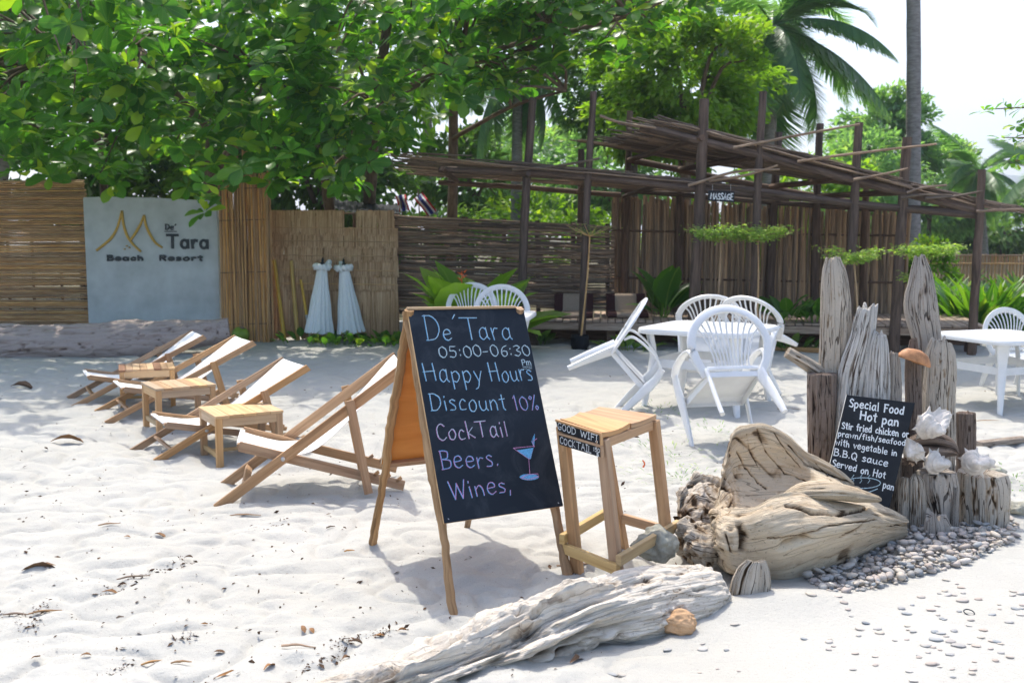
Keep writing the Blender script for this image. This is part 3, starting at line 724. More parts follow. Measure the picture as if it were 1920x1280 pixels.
# ================================================================ WHITE PLASTIC CHAIRS AND TABLES
def flat_tube(mb, pts, wid, thk, side, n=8, m=None, ends=True):
    """strap with given width vector direction 'side' (list or vector)"""
    m = m or len(pts)*4; P = cat_interp(pts, m); wv = np.interp(np.linspace(0, 1, m), np.linspace(0, 1, len(wid)), wid) if not np.isscalar(wid) else np.full(m, wid)
    rings = []
    for i in range(m):
        d = Vector(P[min(i+1, m-1)]-P[max(i-1, 0)]).normalized(); s = Vector(side(i/(m-1)) if callable(side) else side); s = (s-d*s.dot(d)).normalized(); t = d.cross(s)
        c = Vector(P[i]); a, b = wv[i]/2, thk/2
        rings.append([c+s*a*math.copysign(abs(math.cos(q))**.6, math.cos(q))+t*b*math.copysign(abs(math.sin(q))**.6, math.sin(q)) for q in [2*PI*(k+.5)/n for k in range(n)]])
    mb.loft(rings, ends)
def plastic_chair():
    T = thing('plastic_chair', '', 'chair')
    # seat panel
    gx = np.linspace(-1, 1, 9); gy = np.linspace(0, 1, 9); X, Yg = np.meshgrid(gx, gy, indexing='ij')
    wX = .235-.045*Yg; wX = wX+.018; x = X*wX; y = -.0-.44*Yg; z = .425-.03*Yg-.018*(1-X**2)*np.sin(Yg*PI)+.0; z[:, 0] -= .03; z = z-.0
    top = np.stack([x, y+.015*(Yg == 0), z], -1); bot = top-np.array([0, 0, .006])
    mm = MB()
    for i in range(8):
        for j in range(8):
            mm.quad([top[i+1, j], top[i, j], top[i, j+1], top[i+1, j+1]][::1]); mm.quad([bot[i, j], bot[i+1, j], bot[i+1, j+1], bot[i, j+1]])
    obj('seat', mm, M['plastic'], T, smooth=True)
    m = MB()
    for a, b in (((-.235, .008, .385), (.235, .008, .385)), ((-.195, -.445, .385), (.195, -.445, .385))): flat_tube(m, [a, b], .045, .006, (0, 0, 1), m=2)
    for s in (-1, 1): flat_tube(m, [(s*.235, .008, .385), (s*.195, -.445, .375)], .05, .006, (0, 0, 1), m=2)
    obj('seat_apron', m, M['plastic'], T, smooth=False)
    for s in (-1, 1):
        m = MB(); flat_tube(m, [(s*.250, .03, 0), (s*.258, .005, .2), (s*.268, -.015, .41), (s*.278, -.03, .52), (s*.290, -.065, .615)], [.036, .062, .088, .07, .058], .026, lambda t, s=s: (s*.25, 1, 0)); obj('front_leg', m, M['plastic'], T, smooth=True)
        m = MB(); flat_tube(m, [(s*.290, -.055, .60), (s*.293, -.15, .635), (s*.294, -.30, .635), (s*.293, -.43, .60), (s*.285, -.462, .53)], [.056, .062, .062, .056, .05], .022, lambda t, s=s: (1, 0, .0)); obj('armrest', m, M['plastic'], T, smooth=True)
        m = MB(); flat_tube(m, [(s*.235, -.57, 0), (s*.222, -.51, .2), (s*.20, -.44, .41)], [.042, .068, .095], .034, (s*.6, -1, 0)); obj('rear_leg', m, M['plastic'], T, smooth=True)
    bk = lambda z: -.44-.15*((z-.40)/.46)**1.0
    pts = []
    for k in range(15):
        a = PI*k/14; z = .60+.262*math.sin(a); xx = .30*math.cos(a)
        pts.append((xx, bk(z), z))
    pts = [(.215, bk(.38), .38), (.275, bk(.49), .49)]+pts+[(-.275, bk(.49), .49), (-.215, bk(.38), .38)]
    m = MB(); flat_tube(m, pts, .068, .024, lambda t: (math.cos(t*PI), 0, math.sin(t*PI)) if .1 < t < .9 else (1, 0, 0), m=60); obj('back_frame', m, M['plastic'], T, smooth=True)
    for k in range(11):
        u = (k-5)/5; x0 = u*.135; a = PI/2-u*1.05; x1 = .285*math.cos(a)*1.0; z1 = .60+.245*math.sin(a)
        m = MB(); flat_tube(m, [(x0, bk(.42)+.004, .42), (x0*1.02, bk(.52)+.008, .52), (x0+(x1-x0)*.55, bk(.66)+.004, .62+(z1-.62)*.5), (x1, bk(z1), z1)], [.012, .013, .015, .017], .009, (1, 0, 0), n=6, m=9); obj('slat', m, M['plastic'], T, smooth=True)
    m = MB()
    flat_tube(m, [(-.20, bk(.44)+.0, .435), (.20, bk(.44), .435)], .03, .012, (0, 0, 1), m=2); obj('back_rail', m, M['plastic'], T)
    return T
pc = plastic_chair(); CG = 'white plastic garden chairs'
TIP = [   # x, y, heading (chair faces this way, 0 = +Y), tip, label
    (1.60, 7.32, 12, 38, 'white plastic chair seen from behind, tipped against the near side of the table'),
    (.87, 8.66, -96, 50, 'white plastic chair tipped sideways with two legs stuck out toward the chalkboard sign'),
    (2.02, 10.35, 176, 56, 'white plastic chair at the far side of the square table, its fan back highest'),
    (2.50, 9.95, 140, 56, 'white plastic chair tipped at the right end of the square table'),
    (-.60, 11.9, 165, 10, 'white plastic chair farther left of the pair behind the chalkboard top'),
    (-.12, 11.35, 180, 12, 'white plastic chair right of the pair behind the chalkboard top'),
    (5.72, 10.75, 195, 4, 'white plastic chair at the table by the right edge of the photo'),
]
for i, (x, y, hd, tip, lab) in enumerate(TIP):
    o = pc if i == 0 else copy_tree(pc)
    o.location = (x, y, hz(x, y)-.01); o.rotation_mode = 'XYZ'
    mt = Matrix.Rotation(math.radians(hd), 4, 'Z') @ Matrix.Rotation(-math.radians(tip), 4, 'X')
    o.rotation_euler = mt.to_euler(); tag(o, lab, 'chair', CG)
def plastic_table(x, y, rz, side, label, h=.72):
    T = thing('plastic_table', label, 'table', (x, y, hz(x, y)), (0, 0, rz), 'white plastic garden tables')
    def rr(sz, rad, z, n=6):
        out = []
        for cx, cy, a0 in ((1, 1, 0), (-1, 1, PI/2), (-1, -1, PI), (1, -1, 3*PI/2)):
            for k in range(n+1):
                a = a0+k*PI/2/n; out.append((cx*(sz/2-rad)+rad*math.cos(a), cy*(sz/2-rad)+rad*math.sin(a), z))
        return out
    m = MB(); m.loft([rr(side-.03, .14, h-.05), rr(side, .15, h-.045), rr(side+.004, .15, h-.02), rr(side-.01, .15, h-.002), rr(side-.03, .14, h), rr(side-.10, .12, h-.004)]); obj('tabletop', m, M['plastic'], T, smooth=False)
    m = MB()
    for k in range(2):
        s = side/2-.13
    for a, b in (((-1, -1), (1, -1)), ((1, -1), (1, 1)), ((1, 1), (-1, 1)), ((-1, 1), (-1, -1))):
        s = side/2-.14; m.beam((a[0]*s, a[1]*s, .40), (b[0]*s, b[1]*s, .40), .02, .075, ch=.1)
    obj('leg_brace', m, M['plastic'], T)
    for sx in (-1, 1):
        for sy in (-1, 1):
            s = side/2-.13; m = MB(); flat_tube(m, [(sx*(s+.05), sy*(s+.05), -.02), (sx*(s+.0), sy*(s+.0), .36), (sx*(s-.01), sy*(s-.01), .5), (sx*(s+.015), sy*(s+.015), h-.045)], [.05, .085, .095, .13], .05, (1, -sx*sy, 0)); obj('leg', m, M['plastic'], T, smooth=True)
plastic_table(1.80, 9.07, math.radians(-32), 1.04, 'square white plastic table ringed by four tipped chairs')
plastic_table(-.25, 10.65, math.radians(-8), .95, 'white plastic table mostly hidden behind the chalkboard sign')
plastic_table(5.05, 10.2, math.radians(20), 1.05, 'white plastic table by the right edge of the photo', .72)

# ================================================================ DRIFTWOOD
def drift_disp(R, n, L, r, seed, amp=.12, crack=.9, gx=1.5, fl=.8):
    """displacement field for a closed grid (R rings, n around): returns disp, var"""
    u = np.linspace(0, L, R)[:, None]*np.ones((1, n)); a = np.linspace(0, 2*PI, n, endpoint=False)[None, :]*np.ones((R, 1))
    ca, sa = np.cos(a), np.sin(a)
    low = fbm(np.stack([ca*1.1, sa*1.1, u*2.2], -1), 3, seed)
    wob = fbm(np.stack([ca*1.5, sa*1.5, u*3.5], -1), 2, seed+5)*.55
    flute = fbm(np.stack([ca*2.6+wob, sa*2.6+wob, u*gx*.6], -1), 3, seed+7)
    fib = fbm(np.stack([ca*9+wob*3, sa*9+wob*3, u*gx*2.2], -1), 3, seed+11)
    r1 = np.abs(fbm(np.stack([ca*2.3+wob, sa*2.3+wob, u*gx*.55+9], -1), 3, seed+13)); cr = np.exp(-(r1/.035)**2)*sstep(-.25, .2, fbm(np.stack([ca, sa, u*3], -1), 2, seed+19))*crack
    pits = np.clip(fbm(np.stack([ca*5, sa*5, u*13], -1), 3, seed+29)-.33, 0, 1)*3.
    d = r*(amp*low+.12*fl*flute+.05*fib-.16*cr-.10*pits)
    var = np.clip(.45+fib*.9+flute*.3-1.5*cr-1.0*pits, -1, 1)
    return d, var
def slab(name, label, rows, Y, mat, depth=.7, seed=0, lean=0., group=None, n=132, R=110, amp=.1, bottom=True, top_jag=.55, flat=2.4, cat='driftwood post', parent=None, gx=2.):
    """upright driftwood piece: rows of (v, left u, right u) give its outline at depth Y"""
    pts = []
    for v, a, b in rows:
        c = D((a+b)/2, v, Y); hw = (b-a)/2/F_PX*Y*1.0; pts.append((c.x, c.y, c.z, hw))
    pts = pts[::-1] if pts[0][2] > pts[-1][2] else pts
    z0 = hz(pts[0][0], Y)-.06
    if bottom and pts[0][2] > z0: pts.insert(0, (pts[0][0], Y, z0, pts[0][3]))
    A = np.array(pts); zz = A[:, 2]; Z = np.linspace(zz[0], zz[-1], R)
    X = np.interp(Z, zz, A[:, 0]); H = np.interp(Z, zz, A[:, 3])
    k = np.ones(7)/7; pad = lambda q: np.convolve(np.pad(q, 3, 'edge'), k, 'valid'); X, H = pad(X), pad(H)
    L = zz[-1]-zz[0]
    a = np.linspace(0, 2*PI, n, endpoint=False); ca, sa = np.cos(a), np.sin(a)
    cx = np.sign(ca)*np.abs(ca)**(2/flat); cyy = np.sign(sa)*np.abs(sa)**(2/flat)
    g = np.zeros((R, n, 3)); g[..., 0] = X[:, None]+H[:, None]*cx; g[..., 1] = Y+depth*np.maximum(H, .3*H.max())[:, None]*cyy+lean*(Z-Z[0])[:, None]; g[..., 2] = Z[:, None]
    r = H.mean(); d, var = drift_disp(R, n, L, r, seed, amp, gx=gx)
    nn = np.stack([cx/np.maximum(1e-3, 1), cyy, cx*0], -1); g[..., :2] += (d[..., None]*nn[None])[..., :2]
    # jagged broken top
    jag = fbm(np.stack([ca*2, sa*2, a*0+seed], -1), 3, seed+3)*H[-1]*top_jag*2; g[..., 2] += (np.linspace(0, 1, R)**6)[:, None]*jag[None]
    top = g[-1]; c = top.mean(0); extra = []
    for q in (.8, .5, .2):
        e = c+(top-c)*q; e[:, 2] = top[:, 2]*q+c[2]*(1-q)+fbm(np.stack([e[:, 0]*60, e[:, 1]*60, a*0], -1), 2, seed)*.012; extra.append(e)
    g = np.concatenate([g, np.array(extra)], 0); var = np.concatenate([var, np.full((3, n), .2)], 0)
    o = grid_obj(name, g, mat, parent, attr=var, uvs=(1, .25))
    if not parent: tag(o, label, cat, group)
    return o
DG = 'upright driftwood pieces behind the menu board'
slab('driftwood_post', 'tall round-topped pale driftwood post at the left of the cluster', [(487, 1552, 1572), (497, 1544, 1582), (520, 1541, 1590), (560, 1540, 1596), (620, 1538, 1596), (700, 1537, 1590), (760, 1540, 1585)], 5.32, M['drift_pale'], .6, 1, group=DG, gx=1.6)
slab('driftwood_post', 'tallest driftwood, leaf-shaped with a shoulder bulging left', [(483, 1716, 1730), (500, 1708, 1742), (530, 1702, 1750), (560, 1693, 1756), (590, 1695, 1760), (620, 1705, 1763), (650, 1714, 1765), (690, 1718, 1764), (730, 1722, 1762), (900, 1722, 1762)], 5.55, M['drift_grey'], .45, 2, group=DG, gx=1.4)
slab('driftwood_post', 'white bleached forked driftwood leaning right of the tall round-topped post', [(578, 1608, 1644), (600, 1600, 1643), (630, 1594, 1640), (670, 1578, 1632), (700, 1570, 1625), (760, 1564, 1615), (820, 1560, 1600), (880, 1556, 1590)], 5.24, M['drift_white'], .6, 3, group=DG)
slab('driftwood_post', 'medium bleached driftwood right above the menu board', [(625, 1640, 1660), (640, 1632, 1664), (680, 1625, 1667), (720, 1620, 1668), (780, 1618, 1668), (900, 1616, 1668)], 5.2, M['drift_white'], .7, 4, group=DG)
slab('driftwood_post', 'narrow split driftwood touching the right of the medium bleached one', [(664, 1668, 1684), (680, 1666, 1688), (720, 1665, 1690), (780, 1664, 1690), (900, 1664, 1690)], 5.22, M['drift_grey'], .8, 5, group=DG)
slab('driftwood_post', 'dark brown square-cut post at the left end of the cluster', [(700, 1516, 1566), (740, 1515, 1566), (820, 1516, 1562), (900, 1517, 1560)], 5.26, M['drift_dark'], .9, 6, group=DG, top_jag=.05, flat=3)
slab('driftwood_post', 'broad reddish torn driftwood right of the brown fungus', [(640, 1748, 1782), (655, 1738, 1790), (690, 1734, 1792), (740, 1732, 1790), (800, 1732, 1790), (900, 1732, 1790)], 5.4, M['drift_pale'], .6, 7, group=DG, top_jag=.6)
slab('driftwood_post', 'dark pitted driftwood stem under the brown fungus', [(636, 1708, 1718), (670, 1699, 1724), (760, 1696, 1728), (900, 1690, 1730)], 5.3, M['drift_dark'], .8, 8, group=DG, amp=.25)
slab('driftwood_post', 'short brown peg standing alone at the right of the shells', [(774, 1795, 1827), (800, 1794, 1828), (840, 1795, 1828), (950, 1795, 1828)], 5.5, M['drift_dark'], .9, 9, group=DG, top_jag=.05)
slab('driftwood_stump', 'round brown cut stump carrying the rightmost shell', [(886, 1796, 1884), (900, 1794, 1889), (930, 1795, 1889), (965, 1798, 1886)], 5.22, M['drift_pale'], 1.0, 10, group=DG, top_jag=.04, flat=2.1)
slab('driftwood_stump', 'grey split stump below the middle shell', [(884, 1722, 1792), (910, 1722, 1796), (960, 1736, 1794)], 5.15, M['drift_grey'], .9, 11, group=DG, top_jag=.1, flat=3)
slab('driftwood_stump', 'thin pale split board at the right foot of the menu board', [(895, 1688, 1704), (910, 1685, 1705), (975, 1684, 1704)], 5.05, M['drift_pale'], .6, 12, group=DG, flat=3, top_jag=.1)
slab('driftwood_stump', 'round-topped pale short board between menu board and grey stump', [(890, 1712, 1722), (900, 1705, 1731), (930, 1704, 1735), (978, 1704, 1735)], 5.05, M['drift_pale'], .6, 13, group=DG, flat=3, top_jag=.2)
slab('driftwood_stump', 'small weathered stub low in front of the grey split stump', [(964, 1738, 1774), (985, 1735, 1784)], 4.95, M['drift_grey'], .8, 14, group=DG, R=40)
slab('driftwood_stump', 'slim splinter at the right side of the grey split stump', [(915, 1788, 1794), (940, 1786, 1798), (975, 1784, 1798)], 5.06, M['drift_grey'], .8, 15, group=DG, R=40)
slab('driftwood_post', 'brown post just behind the right edge of the menu board', [(866, 1690, 1722), (900, 1686, 1722), (950, 1684, 1720)], 5.24, M['drift_dark'], .8, 16, group=DG)
slab('driftwood_stump', 'small curved grey stub in front of the golden driftwood root', [(1052, 1400, 1436), (1062, 1384, 1442), (1085, 1372, 1446), (1115, 1364, 1444)], 4.07, M['drift_pale'], .4, 17, group=DG, R=60, flat=3, top_jag=.15)
# lying dark knot beneath the shells, thin stick on the dark post
def log_obj(name, label, pts, radii, mat, seed, n=64, R=110, squash=(1, 1), amp=.12, cat='driftwood', group=None, crack=.9, parent=None, endcap=True, gx=1.5, vb=0., erode=False):
    P = cat_interp(pts, R); Rr = np.interp(np.linspace(0, 1, R), np.linspace(0, 1, len(radii)), radii); L = np.linalg.norm(np.diff(P, axis=0), axis=1).sum()
    d, var = drift_disp(R, n, L, float(np.mean(Rr)), seed, amp, crack, gx, .45 if erode else .8); g = np.zeros((R, n, 3)); a = np.linspace(0, 2*PI, n, endpoint=False)
    if erode:                                # the left two thirds are eaten away into ledges that run along the wood
        uu_, aa_ = np.meshgrid(np.linspace(0, 1, R), a, indexing='ij'); k = 1-sstep(.50, .74, uu_+.08*fbm(np.stack([uu_*6, aa_, aa_*0], -1), 2, 4))
        q = fbm(np.stack([np.cos(aa_)*4.2+uu_*1.5, np.sin(aa_)*4.2, uu_*7], -1), 4, 71); led = np.floor(q*6)/6+(q*6-np.floor(q*6))**5/6
        hole = np.clip(fbm(np.stack([np.cos(aa_)*2.6, np.sin(aa_)*2.6, uu_*11], -1), 3, 75)-.12, 0, 1)
        d = d+np.mean(Rr)*k*(led*.75-hole*1.3); var = np.clip(var*(1-.3*k)+k*((q*6-np.floor(q*6))*.5-.35-hole*2.2), -1, 1)
        sw = fbm(np.stack([np.cos(aa_)*3+3*uu_, np.sin(aa_)*3, uu_*9], -1), 5, 83); d = d+np.mean(Rr)*(1-k)*sw*.10; var = np.clip(var-(1-k)*np.exp(-(sw/.03)**2)*.9, -1, 1)
    for i in range(R):
        t = P[min(i+1, R-1)]-P[max(i-1, 0)]; t = t/np.linalg.norm(t); s = np.cross(t, [0, 0, 1.]); s /= np.linalg.norm(s); uu = np.cross(s, t)
        rad = Rr[i]+d[i]*(Rr[i]/np.mean(Rr)); g[i] = P[i]+s*(np.cos(a)*rad*squash[0])[:, None]+uu*(np.sin(a)*rad*squash[1])[:, None]
    ends = []
    for e in (0, -1):
        c = g[e].mean(0); o = []
        for q in (.85, .5, .2): o.append(c+(g[e]-c)*q+np.array([0, 0, 0]))
        ends.append(o)
    g = np.concatenate([np.array(ends[0][::-1]), g, np.array(ends[1])], 0); var = np.concatenate([np.full((3, n), .0), var+vb, np.full((3, n), .0)], 0)
    o = grid_obj(name, g, mat, parent, attr=var, uvs=(1, .3))
    if not parent: tag(o, label, cat, group)
    return o
log_obj('driftwood_knot', 'dark pointed driftwood knot holding up the conch shells', [D(1716, 845, 5.2), D(1745, 838, 5.15), D(1775, 840, 5.12), D(1794, 850, 5.12)], [.07, .085, .06, .015], M['drift_dark'], 31, 40, 50)
log_obj('driftwood_stick', 'short pale round stick lying across the dark square-cut post', [D(1476, 660, 5.3), D(1505, 677, 5.3), D(1540, 700, 5.32)], [.029, .033, .038], M['drift_pale'], 32, 32, 40)
# bracket fungus
def fungus():
    c = D(1714, 672, 5.22); th = math.radians(20); n = 30; g = []
    prof = [(0, .045), (.3, .043), (.62, .034), (.85, .016), (1., -.006), (.97, -.016), (.7, -.012), (.35, -.010), (0, -.008)]
    g = np.zeros((len(prof)*3, n, 3)); P = cat_interp([(r, z, 0) for r, z in prof], len(prof)*3)
    for k in range(n):
        a = 2*PI*k/n; R0 = .083*(1+.10*math.cos(2*a)+.05*math.cos(3*a+1))
        g[:, k, 0] = P[:, 0]*R0*math.cos(a); g[:, k, 1] = P[:, 0]*R0*math.sin(a)*.8; g[:, k, 2] = P[:, 1]*1.1
    cth, sth = math.cos(-th), math.sin(-th); x = g[..., 0]*cth-g[..., 2]*sth; z = g[..., 0]*sth+g[..., 2]*cth
    g = np.stack([x, g[..., 1], z], -1)+np.array(c); g += fbm(g*25, 3, 2)[..., None]*.004
    o = grid_obj('bracket_fungus', g, M['fungus'], attr=np.zeros(g.shape[:2]), caps=True); tag(o, 'brown dome-shaped bracket fungus on the pitted driftwood stem', 'fungus')
fungus()
# conch shells
def shell(c, R0, rot, label, seed, name='conch_shell'):
    m_, n = 70, 40; t = np.linspace(0, 1, m_); a = np.linspace(0, 2*PI, n, endpoint=False)
    prof = np.interp(t, [0, .12, .3, .42, .55, .8, 1], [.02, .22, .55, .95, .85, .42, .10]); Z = (t-.45)*2.1
    T_, A_ = np.meshgrid(t, a, indexing='ij'); r = prof[:, None]*np.ones((1, n))
    turns = 5.; ph = A_+T_*2*PI*turns
    r = r*(1+.06*np.sin(ph)); 
    for t0, amp, k in ((.42, .42, 8), (.30, .25, 8), (.18, .18, 7)):
        tt = t0-.05*(A_/(2*PI)); r += amp*np.exp(-((T_-tt)/.035)**2)*np.clip(np.cos(A_*k), 0, 1)**5*prof[:, None]**.5
    for k in range(3): r += .05*np.exp(-((T_-.6-.1*k)/.02)**2)
    lip = np.exp(-((A_-1.1)/.42)**2); r += lip*np.exp(-((T_-.62)/.26)**2)*(.62+.1*np.sin(T_*60))
    cut = np.exp(-((A_-1.9)/.42)**2)*np.exp(-((T_-.64)/.24)**2); r *= (1-.62*cut)
    g = np.stack([r*np.cos(A_), r*np.sin(A_), Z[:, None]*np.ones((1, n))], -1)*R0; g += fbm(g*(4/R0)+seed, 3, seed)[..., None]*R0*.06
    mt = np.array(Matrix(rot.to_matrix()) if hasattr(rot, 'to_matrix') else rot); g = g@mt.T+np.array(c)
    o = grid_obj(name, g, M['shell'], attr=np.zeros(g.shape[:2]))
    tag(o, label, 'seashell', 'bleached spiky conch shells on the driftwood')
from mathutils import Euler
shell(D(1742, 795, 5.05), .088, Euler((1.9, .5, .6)), 'large spiky white conch leaning beside the menu board', 1)
shell(D(1712, 846, 5.04), .062, Euler((1.2, .2, 2.2)), 'white conch half hidden behind the right edge of the menu board', 2)
shell(D(1752, 866, 5.05), .066, Euler((1.5, 1.2, .3)), 'small white conch on top of the grey split stump', 3)
shell(D(1826, 866, 5.12), .070, Euler((1.4, 1.0, -.4)), 'small white conch on top of the round cut stump', 4)

# menu board
def menu_board():
    Y0 = 4.98; TL = D(1587.6, 740, Y0+.08); TR = D(1715.6, 755, Y0+.08); BR = D(1667.7, 952, Y0-.04)
    n = (TR-TL).cross(BR-TL).normalized(); n = n if n.y < 0 else -n
    P = lambda u, v: PL(u, v, TL, n); q = [P(1540, 936), P(1667.7, 952), P(1715.6, 755), P(1587.6, 740)]
    T = thing('menu_board', 'small tilted slate board with a handwritten hot pan menu, leaning on driftwood', 'menu board', (q[0]+q[1])/2)
    m = MB(); m.quad(q); obj('slate', m, M['board2'], T, world=True)
    m = MB(); bk = [p-n*.008 for p in q]
    for i in range(4): m.quad([bk[i], bk[(i+1) % 4], q[(i+1) % 4], q[i]])
    m.quad(bk[::-1]); obj('board_edge', m, M['edge_white'], T, world=True)
    m = MB()
    for t, s, e, cap, w_ in (("Special Food", (1592, 762), (1694, 777), 15, 3.6), ("Hot pan", (1612, 785), (1684, 799), 16, 4.2), ("Stir fried chicken or", (1578, 803), (1703, 820), 12.5, 3.0),
                         ("prawn/fish/seafood", (1571, 817), (1697, 835), 10.5, 2.6), ("with vegetable in", (1566, 833), (1681, 855), 12, 2.7), ("B.B.Q sauce", (1563, 853), (1664, 874), 13, 2.9),
                         ("Served on Hot", (1560, 873), (1659, 897), 13, 3.0), ("pan", (1655, 914), (1675, 919), 13, 2.6)):
        write(m, t, P(*s), P(*e), n, cap*Y0/F_PX, w_*.00235*.8, .0012)
    obj('lettering', m, M['paint_white'], T, world=True)
    m = MB()
    arc = [(1583+34+34*math.cos(a), 905+10*math.sin(a)) for a in np.linspace(0, 2*PI, 20)]
    ribbon(m, [P(*p) for p in arc], .004, n, .0012); ribbon(m, [P(1590, 915), P(1605, 922), P(1630, 922), P(1645, 916)], .004, n, .0012)
    for x in (1597, 1612, 1627): ribbon(m, [P(x, 905), P(x+4, 900), P(x, 895), P(x+4, 890)], .003, n, .0012)
    obj('chalk_drawing', m, M['chalk_white'], T, world=True)
menu_board()

# the golden root
def sections_loft(cols, R, n, seed, name, mat, parent, amp=.018, close=True, lines=(), crag=1.):
    """cols: list over the length of lists of (u, v, Y)"""
    nc = []
    for c in cols:
        b0, b1, lip, im, fl, rm = c[:6]; q = lambda p, dv, dy: (p[0], p[1]+dv, p[2]+dy)
        nc.append([b0, b1, q(lip, 12, .05), q(lip, 1, .02), q(lip, 4, -.01), q(lip, 22, -.012), im, fl, q(rm, 4, .09), q(rm, 0, .02), q(rm, 3, -.012)]+list(c[6:]))
    S = np.array([[list(D(*p)) for p in c] for c in nc])       # (C, K, 3)
    A = np.array([cat_interp(S[i], n) for i in range(len(S))]); B = np.array([cat_interp(A[:, k], R) for k in range(n)]).transpose(1, 0, 2)
    # close underneath: return along the buried bottom
    a0, a1 = B[:, 0], B[:, -1]; und = np.array([a1+(a0-a1)*t for t in np.linspace(0, 1, 12)[1:-1]]).transpose(1, 0, 2)
    g = np.concatenate([B, und], 1); nn = grid_normals(g)
    mid = g.mean((0, 1))
    if (nn*(g-g.mean(1, keepdims=True))).sum() < 0: nn = -nn
    u = np.linspace(0, 1, R)[:, None]*np.ones((1, g.shape[1])); s = np.linspace(0, 1, g.shape[1])[None, :]*np.ones((R, 1))
    # grain fans out from the left root base: stretched noise along the length
    w0 = fbm(g*np.array([3, 3, 3]), 3, seed); knob0 = fbm(g*4, 2, seed+41)
    gr = fbm(np.stack([u*4+w0*.5, s*60+w0*3, u*0], -1), 4, seed+3)
    rid = np.exp(-(fbm(np.stack([u*2.6+w0*.4, s*13+w0*1.6, u*0+4], -1), 2, seed+9)/.03)**2)*sstep(-.1, .3, knob0)
    knob = fbm(g*9, 4, seed+17); edge = np.exp(-(u/(.22 if crag > .95 else .9))**2)*1.0
    pits = np.clip(fbm(g*22, 3, seed+23)-.18, 0, 1)*(.25+1.8*edge)
    rag = np.exp(-((s-.555)/.035)**2)+np.exp(-((s-.20)/.03)**2)*.7; edge = np.maximum(edge, rag*sstep(.55, .2, u)); crg = fbm(g*26, 4, seed+61)
    d0 = amp*edge*crg*2.0*crag
    if lines: d0 = d0+.030*sstep(.42, .15, u)*np.exp(-((s-.66)/.13)**2)*fbm(g*13, 4, seed+71)+.016*np.exp(-((s-.68)/.14)**2)*fbm(g*np.array([5, 7, 9]), 3, seed+72)
    md = fbm(np.stack([u*6, s*16+w0*2, u*0+3], -1), 3, seed+51)
    d = d0+amp*(md*.9+w0*1.0+gr*.28-.55*rid-1.9*pits+edge*knob*2.4); var = np.clip(.5+gr*.8-1.3*rid-2.4*pits+edge*knob*.5-.25*edge, -1, 1)
    if lines:
        Cc = g-np.array(CAM); zc = Cc@np.array(Fv); pu = 960+F_PX*Cc[..., 0]/zc; pv = 640-F_PX*(Cc@np.array(Uv))/zc; wv = 3.5*fbm(g*24, 3, 91)
        for s0, s1, wd, dp, ln in lines:
            for (x0, y0), (x1, y1) in zip(ln[:-1], ln[1:]):
                dx, dy = x1-x0, y1-y0; tt = np.clip(((pu-x0)*dx+(pv-y0)*dy)/(dx*dx+dy*dy), 0, 1); ds = np.hypot(pu-x0-dx*tt, pv+wv-y0-dy*tt)
                k = np.exp(-(ds/wd)**2)*((s > s0) & (s < s1)); d = d-dp*k; var = np.clip(var-1.6*k, -1, 1)
    g = g+nn*d[..., None]
    o = grid_obj(name, g, mat, parent, attr=var, uvs=(1, .5)); return o
